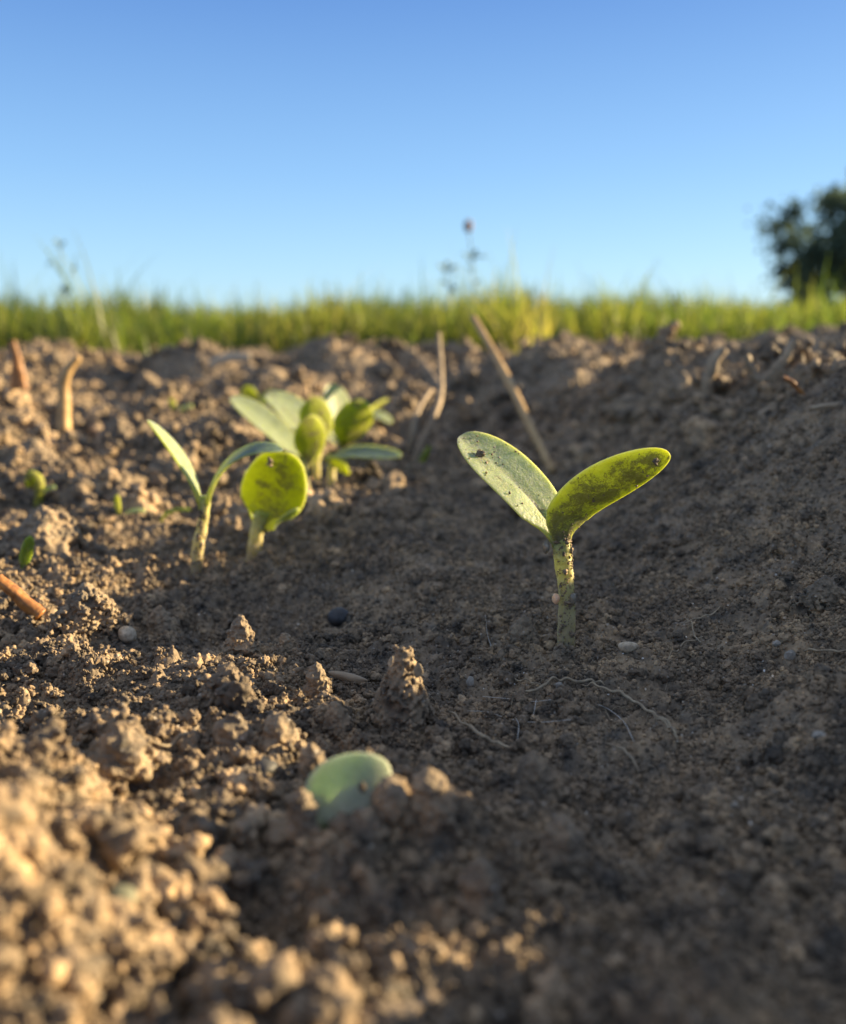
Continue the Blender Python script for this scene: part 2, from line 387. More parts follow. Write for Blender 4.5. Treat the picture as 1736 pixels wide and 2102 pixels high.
# ------------------------------------------------------------------ lump meshes (fused crumbs)
def fuse(vs, fs, voxel):
    """voxel-fuse overlapping lumps into one skin"""
    me = bpy.data.meshes.new('tmp'); me.from_pydata(vs, [], fs); o = bpy.data.objects.new('tmp', me); C.objects.link(o)
    md = o.modifiers.new('r', 'REMESH'); md.mode = 'VOXEL'; md.voxel_size = voxel; md.use_smooth_shade = True
    dg = bpy.context.evaluated_depsgraph_get(); ev = o.evaluated_get(dg)
    out = bpy.data.meshes.new_from_object(ev)
    bpy.data.objects.remove(o); bpy.data.meshes.remove(me)
    return out
_bm = bmesh.new(); bmesh.ops.create_icosphere(_bm, subdivisions=2, radius=1.0)
ICO_V = np.array([v.co[:] for v in _bm.verts]); ICO_F = [[v.index for v in f.verts] for f in _bm.faces]; _bm.free()
def lumps(centres, radii, rng, jitter=0.22):
    vs = []; fs = []
    for c, r in zip(centres, radii):
        s = 1 + jitter * 1.5 * rng.uniform(-1, 1, len(ICO_V))
        v = ICO_V * s[:, None] * r * rng.uniform(0.6, 1.35, 3) + np.asarray(c)
        b = len(vs); vs.extend(v.tolist()); fs.extend([[b + i for i in f] for f in ICO_F])
    return vs, fs
def proto_crumb(i, n, spread, voxel, m):
    rng = np.random.default_rng(100 + i)
    c = [np.zeros(3)]; r = [0.62]
    for k in range(n):
        p = c[rng.integers(len(c))]; d = rng.normal(size=3); d /= np.linalg.norm(d)
        c.append(p + d * spread * rng.uniform(0.4, 1.0)); r.append(rng.uniform(0.2, 0.5) if n < 10 else rng.uniform(0.13, 0.40))
    c = np.array(c); c -= c.mean(0)
    me = fuse(*lumps(c, r, rng), voxel); me.materials.clear(); me.materials.append(m)
    v = np.empty(len(me.vertices) * 3); me.vertices.foreach_get('co', v)
    v /= np.abs(v).max(); me.vertices.foreach_set('co', v)
    me.polygons.foreach_set('use_smooth', [True] * len(me.polygons)); me.update()
    return me
crumb_col = bpy.data.collections.new('crumb_sources'); clus_col = bpy.data.collections.new('cluster_sources'); grain_col = bpy.data.collections.new('grain_sources')
for i in range(7):
    o = bpy.data.objects.new('crumb', proto_crumb(i, 4, 0.5, 0.14, MSI)); crumb_col.objects.link(o)
for i in range(9):
    o = bpy.data.objects.new('crumb_cluster', proto_crumb(20 + i, 46, 0.62, 0.085, MSI)); clus_col.objects.link(o)
for i in range(4):
    rng = np.random.default_rng(50 + i); v = ICO_V * (1 + 0.25 * rng.uniform(-1, 1, len(ICO_V)))[:, None] * rng.uniform(0.6, 1.1, 3)
    me = bpy.data.meshes.new('grain'); me.from_pydata(v.tolist(), [], ICO_F); me.materials.append(MQ)
    o = bpy.data.objects.new('grain', me); grain_col.objects.link(o)

def scatter(name, pts, scale, rot, col, label, cat):
    me = bpy.data.meshes.new(name); n = len(pts); me.vertices.add(n); me.vertices.foreach_set('co', np.asarray(pts, dtype=np.float32).ravel())
    a = me.attributes.new('size', 'FLOAT', 'POINT'); a.data.foreach_set('value', np.asarray(scale, dtype=np.float32))
    a = me.attributes.new('turn', 'FLOAT_VECTOR', 'POINT'); a.data.foreach_set('vector', np.asarray(rot, dtype=np.float32).ravel())
    me.update()
    o = bpy.data.objects.new(name, me); C.objects.link(o); tag(o, label, cat, None, 'stuff')
    g = bpy.data.node_groups.new(name, 'GeometryNodeTree')
    g.interface.new_socket('Geometry', in_out='INPUT', socket_type='NodeSocketGeometry')
    g.interface.new_socket('Geometry', in_out='OUTPUT', socket_type='NodeSocketGeometry')
    gi = g.nodes.new('NodeGroupInput'); go = g.nodes.new('NodeGroupOutput')
    ip = g.nodes.new('GeometryNodeInstanceOnPoints'); ci = g.nodes.new('GeometryNodeCollectionInfo')
    ci.inputs['Collection'].default_value = col; ci.inputs['Separate Children'].default_value = True; ci.inputs['Reset Children'].default_value = True
    ip.inputs['Pick Instance'].default_value = True
    ns = g.nodes.new('GeometryNodeInputNamedAttribute'); ns.data_type = 'FLOAT'; ns.inputs[0].default_value = 'size'
    nr = g.nodes.new('GeometryNodeInputNamedAttribute'); nr.data_type = 'FLOAT_VECTOR'; nr.inputs[0].default_value = 'turn'
    g.links.new(gi.outputs[0], ip.inputs['Points']); g.links.new(ci.outputs[0], ip.inputs['Instance'])
    g.links.new(nr.outputs['Attribute'], ip.inputs['Rotation']); g.links.new(ns.outputs['Attribute'], ip.inputs['Scale'])
    g.links.new(ip.outputs[0], go.inputs[0])
    md = o.modifiers.new('scatter', 'NODES'); md.node_group = g
    return o
rg = np.random.default_rng(5)
def field(n, y0, y1, smin, smax, power, grow, mask=None, spread=1.0, sink=0.35, side=0.5):
    """points thrown over the wedge of ground that widens away from the camera; density falls with distance"""
    u = rg.random(n); y = y0 * (y1 / y0) ** u; y = y * rg.uniform(0.97, 1.03, n)
    x = rg.uniform(-1, 1, n) * (side * y + 0.045) * spread
    s = smin + (smax - smin) * rg.random(n) ** power
    s = s * (1 + grow * (y - y0))
    keep = np.ones(n, bool) if mask is None else rg.random(n) < mask(x, y)
    x, y, s = x[keep], y[keep], s[keep]
    z = height(x, y) + s * (0.5 - sink)
    return np.stack([x, y, z], 1), s, rg.uniform(0, 6.28, (len(x), 3))
def join(*a): return [np.concatenate(k) for k in zip(*a)]
patch = lambda x, y, f=45, s=3: sstep(-0.35, 0.45, vnoise(x * f, y * f, s))
fine = field(540000, 0.060, 0.60, 0.00014, 0.00056, 2.2, 2.2, lambda x, y: 0.20 + 0.80 * patch(x, y, 110, 8), sink=0.15)
far1 = field(50000, 0.35, 1.35, 0.0006, 0.0028, 2.2, 1.0, lambda x, y: 0.25 + 0.75 * rough(x, y), side=0.6)
scatter('soil_crumbs', *join(fine, far1), crumb_col, 'loose fine brown soil crumbs covering the furrow and its banks', 'soil')
med = field(58000, 0.062, 0.60, 0.0005, 0.0021, 2.4, 1.0, lambda x, y: rough(x, y) ** 1.3 * (0.05 + 0.95 * patch(x, y, 70)) * (1 - 0.6 * sstep(0.12, 0.09, y)), sink=0.2)
low = field(20000, 0.050, 0.34, 0.0005, 0.0024, 3.2, 0.5, lambda x, y: (0.15 + 0.7 * patch(x, y, 34, 4)) * (1 - 0.5 * sstep(0.13, 0.16, y)))
big = field(8200, 0.050, 0.165, 0.0014, 0.0044, 2.0, 0.0, lambda x, y: sstep(0.012, -0.030, x + 0.25 * (y - 0.08)) * (0.04 + 0.96 * sstep(-0.05, 0.30, vnoise(x * 105, y * 105, 6))), sink=0.02)
farc = field(5000, 0.33, 1.2, 0.002, 0.012, 3.2, 0.8, lambda x, y: rough(x, y) ** 1.3 * (0.3 + 0.7 * patch(x, y, 9, 7)), side=0.6)
scatter('soil_clusters', *join(med, low, big, farc), clus_col, 'knobbly clustered lumps of crumbled brown soil lying over the ground', 'soil')
_hp = []; _hs = []
for _u, _v, _Y, _n in ((1162, 1336, 0.200, 70), (402, 1168, 0.277, 50), (521, 1143, 0.296, 40), (628, 1038, 0.40, 30), (680, 1000, 0.415, 30)):
    _q = P(_u, _v, _Y)
    for _ in range(_n):
        _a = rg.uniform(0, 6.28); _r = rg.uniform(0.0019, 0.0048); _s = rg.uniform(0.0003, 0.0009) * (1.2 - 120 * (_r - 0.0019))
        _x, _y = _q.x + _r * math.cos(_a), _q.y + _r * math.sin(_a); _hp.append((_x, _y, hz(_x, _y) + max(0, 0.0012 - 0.4 * (_r - 0.0019)) * rg.random())); _hs.append(max(0.0002, _s))
scatter('stem_base_crumbs', _hp, _hs, rg.uniform(0, 6.28, (len(_hp), 3)), crumb_col, 'loose crumbs heaped round the foot of the seedling stems', 'soil')
gr = field(5000, 0.055, 0.50, 0.00007, 0.00022, 2.5, 1.5, None, sink=-0.3)
scatter('mineral_grains', *gr, grain_col, 'tiny glinting sand grains sprinkled over the dark soil', 'sand')

# ------------------------------------------------------------------ clods as things
def clod(u, v, wpx, hpx, label, name='soil_clod', seed=0, grain=0.0008, m=None, Y=None, zp=False, lean=(0, 0), group='larger clods of soil on the ground', core=0.30):
    rng = np.random.default_rng(900 + seed)
    g = G(u, v)
    if Y: g = Vector((P(u, v, Y).x, Y, hz(P(u, v, Y).x, Y)))
    if zp: g = P(u, v, Y)
    Yd = g.y; a = px(wpx, Yd) / 2; h = px(hpx, Yd)
    c = []; r = []
    n = int(min(900, 120 + 1.3 * (a * max(a, h)) / (grain * 0.5) ** 2)); grain = grain * 0.62
    c.append(np.array([0, 0, h * 0.12])); r.append(min(a, h) * core)
    for k in range(n):
        t = rng.random() ** 0.8; ang = rng.uniform(0, 2 * math.pi)
        rad = a * (1 - t) ** 0.75 * rng.uniform(0.60, 1.0) * (1 + 0.28 * math.sin(3 * ang + seed) + 0.15 * math.sin(7 * ang + 5 * t + seed))
        zz = h * t
        c.append(np.array([rad * math.cos(ang) + lean[0] * t * a, rad * 0.8 * math.sin(ang) + lean[1] * t * a, zz])); r.append(rng.uniform(0.6, 1.7) * grain)
    for k in range(int(min(n, 300))):
        t = rng.random(); ang = rng.uniform(0, 2 * math.pi); rad = a * (1 - t) ** 0.75 * rng.uniform(0, 0.8)
        c.append(np.array([rad * math.cos(ang) + lean[0] * t * a, rad * 0.8 * math.sin(ang) + lean[1] * t * a, h * t * 0.85])); r.append(rng.uniform(1.2, 2.8) * grain)
    me = fuse(*lumps(c, r, rng, 0.28), max(grain * 0.28, 0.00016)); me.materials.clear(); me.materials.append(m or MCLOD)
    me.polygons.foreach_set('use_smooth', [True] * len(me.polygons))
    o = bpy.data.objects.new(name, me); C.objects.link(o); o.location = (g.x, g.y, g.z - h * 0.10)
    tag(o, label, 'clod', group)
    return o, g
clod(165, 1290, 190, 105, 'broad grainy sunlit clod just beyond the end of the orange twig', seed=1, lean=(0.2, 0))
clod(235, 1320, 90, 40, 'flat pale wedge of soil at the foot of the broad grainy clod', seed=2, grain=0.0007)
clod(470, 1440, 140, 85, 'domed sunlit clod of fine grains beside the soil cone', seed=3, grain=0.0008)
clod(495, 1335, 70, 70, 'upright knobbly crumb with a small lump balanced on its tip', seed=4, grain=0.0008, core=0.3)
clod(330, 1300, 85, 55, 'small dark clod with a sunlit top below the pair of seedlings', seed=5)
clod(250, 1590, 170, 90, 'rounded tan clod in the sunlit soil, rough as popcorn', seed=6, grain=0.0011)
clod(480, 1540, 90, 60, 'cluster of rounded tan crumbs near the dark pebble', seed=7, grain=0.0012)
clod(570, 1530, 85, 65, 'lobed tan crumb cluster behind the dark pebble', seed=8, grain=0.0011)
clod(650, 1420, 50, 60, 'small sunlit crumb on the shadow edge beside the soil cone', seed=9, grain=0.0008, core=0.3)
clod(585, 1345, 28, 50, 'thin upright sunlit crumb standing among dark soil', seed=10, grain=0.0006, core=0.3)
clod(900, 1665, 95, 95, 'bright orange slanting crumb beside the half buried leaf', seed=11, grain=0.0009, lean=(-0.5, 0), core=0.3)
clod(800, 1670, 80, 75, 'sunlit orange crumb touching the tip of the half buried leaf', seed=12, grain=0.0009, core=0.3)
clod(640, 1610, 45, 90, 'tall orange crumb standing behind the half buried leaf', seed=13, grain=0.0008, core=0.3)
clod(1105, 1625, 110, 90, 'ragged orange crumb ridge catching the sun below the long rootlet', seed=14, grain=0.0009, lean=(-0.3, 0), core=0.3)
clod(1150, 1800, 80, 100, 'blurred orange crumb alone in the shaded soil', seed=15, grain=0.0010, core=0.3)
clod(985, 1885, 66, 130, 'blurred tall orange crumb in the shaded soil, forked', seed=16, grain=0.0011, core=0.3)
clod(690, 1500, 50, 45, 'small pinkish crumb near the base of the soil cone', seed=17, grain=0.0008, core=0.3)
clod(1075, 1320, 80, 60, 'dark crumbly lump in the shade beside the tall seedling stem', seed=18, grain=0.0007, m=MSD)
clod(95, 1140, 240, 95, 'large knobbly clod under the little hooked sprout', seed=19, grain=0.0022)
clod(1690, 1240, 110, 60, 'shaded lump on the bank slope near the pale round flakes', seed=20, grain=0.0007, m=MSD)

for _i, (_u, _v, _w, _h, _l) in enumerate(((112, 760, 105, 70, 'rounded far clod between the orange stub and the yellow straw stub'), (300, 800, 110, 55, 'far clod lying below the pale flat straw'),
    (245, 905, 120, 60, 'broad clod on the sunlit slope above the slim seedling'), (420, 900, 110, 50, 'clod on the sunlit slope between slim seedling and rear clump'), (70, 955, 170, 70, 'wide clod just behind the hooked sprout'),
    (330, 985, 90, 45, 'clod low on the slope right behind the slim seedling'.replace('right ', '')), (790, 770, 120, 50, 'far brown clod above the rear clump, near the forked stalk'), (1290, 850, 150, 50, 'clod on the bank crest behind the muddy glowing leaf'),
    (1400, 815, 120, 60, 'clod on the bank crest at the foot of the ragged root stub'), (1180, 800, 120, 50, 'clod beside the long straight straw stalk'))):
    clod(_u, _v, _w * 0.72, _h * 0.62, _l, seed=80 + _i, grain=0.0024)

# the soil cone
g = G(822, 1478); Yc = g.y
def soil_cone():
    rng = np.random.default_rng(77); H = px(160, Yc); A0 = px(66, Yc); A1 = px(17, Yc)
    c = []; r = []
    for k in range(26):
        t = k / 25; c.append(np.array([px(8, Yc) * t, 0, H * t * 0.93])); r.append((A0 * (1 - t) ** 1.15 + A1 * t) * 0.80)
    for k in range(520):
        t = rng.random(); ang = rng.uniform(0, 2 * math.pi); rad = (A0 * (1 - t) ** 1.1 + A1) * 0.92
        c.append(np.array([rad * math.cos(ang) + px(8, Yc) * t, rad * math.sin(ang), H * t * 0.96])); r.append(rng.uniform(0.15, 0.5) * 0.001)
    for k in range(10):
        c.append(np.array([px(rng.uniform(-14, 22), Yc), px(rng.uniform(-14, 14), Yc), H * rng.uniform(0.92, 1.03)])); r.append(rng.uniform(0.35, 0.7) * 0.001)
    me = fuse(*lumps(c, r, rng, 0.16), 0.00022); me.materials.clear(); me.materials.append(MCLOD)
    me.polygons.foreach_set('use_smooth', [True] * len(me.polygons))
    o = bpy.data.objects.new('soil_cone', me); C.objects.link(o); o.location = (g.x, g.y, g.z - 0.001)
    tag(o, 'steep little cone of soil with a sunlit tip, standing between seedling and half buried leaf', 'soil cone')
soil_cone()

# ------------------------------------------------------------------ seedlings
def bez(p, t):
    p = [np.array(q) for q in p]
    while len(p) > 1: p = [p[i] * (1 - t) + p[i + 1] * t for i in range(len(p) - 1)]
    return p[0]
def leaf(parent, path, W, nrm, m, name='leaf', thick=0.0006, cup=0.12, pet=0.0013, nu=54, nv=40, u0=0.10, seed=0, groove=0.0004, wav=0.045, label=None, round_=0.46, twist=0.0, skew=1.15):
    """a closed, thick seed leaf: an oval section swept along path; side > 0.5 is the upper face"""
    n0 = np.array(nrm, float); n0 /= np.linalg.norm(n0)
    vs = []; lu = []; lv = []; sd = []
    for i in range(nu):
        s = i / (nu - 1); u = 1 - (1 - s) ** 1.5 if s > 0 else 0.0
        c = bez(path, u); d = bez(path, min(1, u + 0.01)) - bez(path, max(0, u - 0.01)); d /= np.linalg.norm(d)
        n = n0 - d * n0.dot(d); n /= np.linalg.norm(n); sv = np.cross(d, n)
        if twist:
            a = twist * (u - 0.5); n, sv = n * math.cos(a) + sv * math.sin(a), sv * math.cos(a) - n * math.sin(a)
        t = max(0.0, (u - u0) / (1 - u0)) ** skew; prof = max(0.0, 1 - (2 * t - 1) ** 2) ** round_ if t > 0 else 0
        tt = min(1, t / 0.22); prof *= 0.35 + 0.65 * tt * tt * (3 - 2 * tt) if t < 0.22 else 1
        pf = max(0, 1 - (u / 0.34)) if u < 0.34 else 0
        end = math.sqrt(max(0, 1 - u ** 14))
        w_ = max(W * prof, pet * (pf ** 0.5)); 
        w_ = W * prof * 0.9 + pet * pf ** 0.7 * (1 - 0.5 * prof) if u < 0.34 else W * prof
        w_ = max(w_, 1e-5)
        th = (thick * (1 - pf) + pet * 0.9 * pf) * end; th = max(th, 1e-5) if u < 1 else 1e-5
        th = min(th, max(w_ * 0.9, 1e-5))
        w_ *= 1 + wav * math.sin(7 * u + seed)
        for j in range(nv):
            ph = 2 * math.pi * j / nv; v = math.cos(ph); q = math.sin(ph)
            e = math.copysign(abs(q) ** 0.75, q)
            off = cup * w_ * v * v + 0.03 * w_ * math.sin(4 * u + 2.3 * v + seed)
            gr = groove * math.exp(-(v / 0.10) ** 2) * (1 if q > 0 else -0.7) * min(1, prof * 1.5) * (1 - u)
            p = c + sv * (w_ * v) + n * (off + e * th - gr)
            vs.append(p); lu.append(u); lv.append(v); sd.append(0.5 + 0.5 * e)
    fs = [[i * nv + j, i * nv + (j + 1) % nv, (i + 1) * nv + (j + 1) % nv, (i + 1) * nv + j] for i in range(nu - 1) for j in range(nv)]
    fs += [list(range(nv))[::-1], [(nu - 1) * nv + j for j in range(nv)]]
    o = mesh_obj(name, vs, fs, m, parent, True, dict(lu=lu, lv=lv, side=sd))
    if label: o['label'] = label
    return o
def tube(name, pts, radii, m, parent=None, seg=16, n=40, rough_=0.06, freq=3.0, seed=0, loc=None, flat=1.0):
    """tapering stem through pts (Catmull-Rom) with a slightly uneven skin"""
    pts = [np.array(p, float) for p in pts]; rng = np.random.default_rng(seed)
    P0 = [2 * pts[0] - pts[1]] + pts + [2 * pts[-1] - pts[-2]]
    k = len(pts) - 1; cs = []; rs = []
    for i in range(n):
        s = i / (n - 1) * k; a = min(int(s), k - 1); t = s - a
        p0, p1, p2, p3 = P0[a], P0[a + 1], P0[a + 2], P0[a + 3]
        cs.append(0.5 * (2 * p1 + (p2 - p0) * t + (2 * p0 - 5 * p1 + 4 * p2 - p3) * t * t + (3 * p1 - p0 - 3 * p2 + p3) * t ** 3))
        rs.append(radii[a] * (1 - t) + radii[a + 1] * t)
    ref = np.array([0.13, -1.0, 0.21]); vs = []; lu = []
    phs = rng.uniform(0, 6.28, 6)
    for i in range(n):
        d = cs[min(i + 1, n - 1)] - cs[max(i - 1, 0)]; d /= np.linalg.norm(d) + 1e-12
        a = np.cross(d, ref); a /= np.linalg.norm(a) + 1e-9; b = np.cross(d, a)
        for j in range(seg):
            th = 2 * math.pi * j / seg
            f = 1 + rough_ * (math.sin(3 * th + phs[0] + i * 0.25 * freq) + math.sin(2 * th + phs[1] - i * 0.17 * freq) + 0.8 * math.sin(i * 0.55 * freq + phs[2] + th)) / 2 + rough_ * 0.5 * rng.uniform(-1, 1)
            vs.append(cs[i] + (a * math.cos(th) + b * math.sin(th) * flat) * rs[i] * f); lu.append(i / (n - 1))
    fs = [[i * seg + j, i * seg + (j + 1) % seg, (i + 1) * seg + (j + 1) % seg, (i + 1) * seg + j] for i in range(n - 1) for j in range(seg)]
    fs += [list(range(seg))[::-1], [(n - 1) * seg + j for j in range(seg)]]
    return mesh_obj(name, vs, fs, m, parent, True, dict(lu=lu), loc)
def specks(parent, pts, rads, m=None, name='soil_specks'):
    rng = np.random.default_rng(len(pts)); vs, fs = lumps(pts, rads, rng, 0.35)
    o = mesh_obj(name, vs, fs, m or MCLOD, parent, True); o['kind'] = 'stuff'; return o
def leaf_specks(lf, n, u_lo, u_hi, upper, rlo, rhi, seed, m=None, vmax=0.95):
    me = lf.data; k = len(me.vertices); co = np.empty(k * 3); me.vertices.foreach_get('co', co); co = co.reshape(-1, 3) + np.array(lf.parent.location)
    A = {}
    for q in ('lu', 'lv', 'side'):
        A[q] = np.empty(k); me.attributes[q].data.foreach_get('value', A[q])
    ok = (A['lu'] > u_lo) & (A['lu'] < u_hi) & ((A['side'] > 0.75) if upper else (A['side'] < 0.25)) & (abs(A['lv']) < vmax)
    rng = np.random.default_rng(seed); idx = rng.choice(np.nonzero(ok)[0], n)
    specks(lf.parent, [tuple(co[i] + rng.normal(size=3) * 0.00025) for i in idx], [rng.uniform(rlo, rhi) * (1.0 + (rng.random() < 0.12)) for _ in idx], m)
def PP(lst, Y): return [P(a[0], a[1], a[2] if len(a) > 2 else Y) for a in lst]
GRP = 'pale green two leaved seedlings growing along the furrow'

# main seedling
b = P(1162, 1338, 0.2); s1 = empty('seedling', (b.x, b.y, hz(b.x, b.y)), 'sharp muddy stemmed seedling standing alone in the furrow, two oval leaves spread in a V', 'seedling', GRP)
st = tube('stem', PP([(1162, 1362), (1162, 1300), (1163, 1230), (1158, 1172), (1153, 1128), (1152, 1098)], 0.2), [px(k, 0.2) for k in (21, 19, 17, 18, 20, 17)], MSTEM, s1, 28, 110, 0.05, 1.0, 3)
l1 = leaf(s1, PP([(1148, 1135, 0.200), (1122, 1040, 0.201), (1060, 990, 0.206), (946, 893, 0.213)], 0.2), 0.0079, (0.46, -0.72, 0.62), ML_MAIN_TOP, cup=0.16, pet=0.0014, seed=1, groove=0.0012, label='pale speckled upper face turned to the sun, crumbs stuck near the tip')
l2 = leaf(s1, PP([(1160, 1135, 0.200), (1130, 1052, 0.199), (1212, 1008, 0.194), (1374, 930, 0.188)], 0.2), 0.0068, (-0.22, 0.82, 0.50), ML_MAIN_UND, cup=0.10, pet=0.0017, seed=2, thick=0.00065, u0=0.07, groove=0.0004, label='muddy underside glowing yellow green against the light')
rs = random.Random(4); pts = []; rr = []
for k in range(230):
    t = rs.random() ** 0.8; v = 1340 - 255 * t; u = 1162 + (-3 if v > 1230 else -10 * (1230 - v) / 120); ang = rs.uniform(-0.9, 1.6)
    rad = px(19, 0.2); p = P(u, v, 0.2); pts.append((p.x + rad * math.sin(ang), p.y - rad * math.cos(ang), p.z)); rr.append(rs.uniform(0.00006, 0.00028) * (2.1 if k % 8 == 0 else 1))
specks(s1, pts, rr)
pts = []; rr = []
for k in range(70):   # mud grains on the lower face of the glowing leaf
    a = rs.random(); q = bez(PP([(1160, 1110, 0.199), (1170, 1050, 0.196), (1230, 1000, 0.190), (1340, 940, 0.185)], 0.2), a)
    pts.append((q[0] + rs.gauss(0, 0.0016), q[1] - 0.0012, q[2] + rs.gauss(0, 0.0020))); rr.append(rs.uniform(0.00004, 0.00013))
def grain_thing(name, u, v, Y, rx, rz, m, label, cat='grain', seed=0, ry=None, group=None, rot=0.0):
    rng = np.random.default_rng(300 + seed); vv = ICO_V * (1 + 0.24 * rng.uniform(-1, 1, len(ICO_V)))[:, None]
    p = P(u, v, Y); c, s = math.cos(rot), math.sin(rot)
    vv = vv * np.array([px(rx, Y), px(ry if ry else min(rx, rz), Y), px(rz, Y)])
    vv = np.stack([vv[:, 0] * c + vv[:, 2] * s, vv[:, 1], -vv[:, 0] * s + vv[:, 2] * c], 1) + np.array(p)
    o = mesh_obj(name, vv, ICO_F, m, None, True, None, p); tag(o, label, cat, group)
    md = o.modifiers.new('s', 'SUBSURF'); md.levels = 1; md.render_levels = 1
    return o
def mini_clump(name, u, v, Y, rx, rz, m, label, cat, seed=0):
    rng = np.random.default_rng(seed); p = P(u, v, Y); a = np.array([px(rx, Y), px(min(rx, rz), Y) * 0.6, px(rz, Y)])
    c = rng.normal(size=(16, 3)) * 0.38 * a; rr = rng.uniform(0.45, 0.95, 16) * a.min()
    me = fuse(*lumps(c, rr, rng, 0.3), float(a.min()) * 0.12); me.materials.clear(); me.materials.append(m)
    o = bpy.data.objects.new(name, me); C.objects.link(o); o.location = p; return tag(o, label, cat)
grain_thing('sand_grain', 1141, 1229, 0.198, 9, 12, MGRAIN, 'orange translucent grain stuck to the side of the tall seedling stem', seed=1)
grain_thing('sand_grain', 1121, 1124, 0.199, 8, 14, MGLASSY, 'clear glassy grain hanging under the fork of the tall seedling', seed=2)
grain_thing('sand_grain', 1176, 1229, 0.198, 8, 14, MGLASSY, 'dark glassy grain on the sunlit side of the tall seedling stem', seed=3)
mini_clump('soil_crumb', 984, 931, 0.2085, 11, 8, MCLOD, 'tan crumb on the pale leaf of the tall seedling, near its tip', 'crumb', seed=4)
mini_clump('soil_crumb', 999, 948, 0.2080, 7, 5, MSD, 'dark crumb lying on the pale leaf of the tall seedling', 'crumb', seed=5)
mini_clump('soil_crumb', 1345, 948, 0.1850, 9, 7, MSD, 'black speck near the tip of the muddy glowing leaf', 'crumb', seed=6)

leaf_specks(l1, 34, 0.72, 0.98, True, 0.00008, 0.00026, 5)
leaf_specks(l1, 16, 0.2, 0.7, True, 0.00005, 0.00014, 6)
leaf_specks(l2, 90, 0.10, 0.97, False, 0.00004, 0.00015, 7)
# second seedling
Y = 0.277; b = P(402, 1170, Y); s2 = empty('seedling', (b.x, b.y, hz(b.x, b.y)), 'slim seedling with a narrow upright leaf and an arching blue green leaf', 'seedling', GRP)
tube('stem', PP([(400, 1190), (405, 1130), (415, 1080), (421, 1040), (420, 1018)], Y), [px(k, Y) for k in (13, 12, 11, 10, 9)], MSTEM, s2, 20, 70, 0.10, 1.0, 5)
leaf(s2, PP([(416, 1050, Y), (400, 990, Y), (365, 925, Y + 0.002), (303, 862, Y + 0.004)], Y), 0.0052, (0.92, -0.02, 0.40), ML_PALE, cup=0.12, pet=0.0012, seed=3)
leaf(s2, PP([(421, 1050, Y), (428, 990, Y - 0.002), (480, 900, Y - 0.003), (580, 925, Y - 0.004)], Y), 0.0058, (-0.35, -0.22, 0.9), ML_BLUE, cup=0.10, pet=0.0012, seed=4)
specks(s2, [tuple(P(400 + 20 * (1170 - v) / 150 + rs.uniform(-6, 12), v, Y - 0.0014)) for v in [rs.uniform(1040, 1165) for _ in range(26)]], [rs.uniform(0.0002, 0.0007) for _ in range(26)])
mini_clump('soil_crumb', 555, 945, Y - 0.006, 8, 12, MCLOD, 'tan crumb on the rim of the arching blue green leaf', 'crumb', seed=7)

# third seedling: round glowing leaf
Y = 0.296; b = P(521, 1145, Y); s3 = empty('seedling', (b.x, b.y, hz(b.x, b.y)), 'squat seedling showing one round yellow green glowing leaf spotted with mud', 'seedling', GRP)
tube('stem', PP([(519, 1160), (524, 1110), (532, 1075), (540, 1050)], Y), [px(k, Y) for k in (15, 15, 15, 16)], MSTEM, s3, 20, 60, 0.10, 1.0, 6)
l3 = leaf(s3, PP([(541, 1088, Y), (549, 1048, Y + 0.001), (570, 993, Y - 0.002), (577, 928, Y - 0.007)], Y), 0.0104, (-0.05, 0.95, 0.25), ML_GLOW, cup=0.16, pet=0.0020, u0=0.06, seed=5, round_=0.42, thick=0.0009)
leaf(s3, PP([(542, 1085, Y), (560, 1078, Y - 0.003), (585, 1066, Y - 0.006), (612, 1043, Y - 0.008)], Y), 0.0026, (0.8, -0.5, 0.4), ML_PALE, cup=0.1, pet=0.0012, seed=6)
leaf(s3, PP([(535, 1090, Y + 0.003), (515, 1065, Y + 0.006), (500, 1015, Y + 0.010), (508, 965, Y + 0.014)], Y), 0.0045, (0.9, 0.1, 0.4), ML_PALE, cup=0.1, pet=0.0012, seed=7)

leaf_specks(l3, 22, 0.1, 0.9, False, 0.00008, 0.0003, 8)
# rear group
Y = 0.40; b = P(628, 1040, Y); s4 = empty('seedling', (b.x, b.y, hz(b.x, b.y)), 'seedling in the rear clump holding one long pale leaf high to the side', 'seedling', GRP)
tube('stem', PP([(626, 1060), (627, 1010), (625, 970), (626, 935)], Y), [px(k, Y) for k in (9, 9, 9, 10)], MSTEM, s4, 14, 40, 0.10, 1.0, 7)
leaf(s4, PP([(628, 955, Y), (600, 915, Y), (550, 865, Y + 0.004), (474, 815, Y + 0.008)], Y), 0.0076, (0.35, -0.45, 0.8), ML_PALE, cup=0.14, pet=0.0016, seed=8)
leaf(s4, PP([(630, 958, Y), (640, 925, Y - 0.001), (640, 890, Y - 0.004), (628, 855, Y - 0.008)], Y), 0.0074, (-0.45, 0.8, 0.3), ML_GLOW, cup=0.06, twist=0.5, pet=0.0016, seed=9, u0=0.05)
Y = 0.415; b = P(680, 1000, Y); s5 = empty('seedling', (b.x, b.y, hz(b.x, b.y)), 'seedling in the rear clump with a level blue green leaf reaching over the shade', 'seedling', GRP)
tube('stem', PP([(680, 1025), (681, 985), (678, 955), (672, 935)], Y), [px(k, Y) for k in (9, 9, 8, 8)], MSTEM, s5, 14, 40, 0.10, 1.0, 8)
leaf(s5, PP([(670, 948, Y), (700, 920, Y - 0.002), (760, 935, Y - 0.006), (824, 936, Y - 0.010)], Y), 0.0070, (0.05, -0.30, 0.9), ML_BLUE, cup=0.18, pet=0.0016, seed=10)
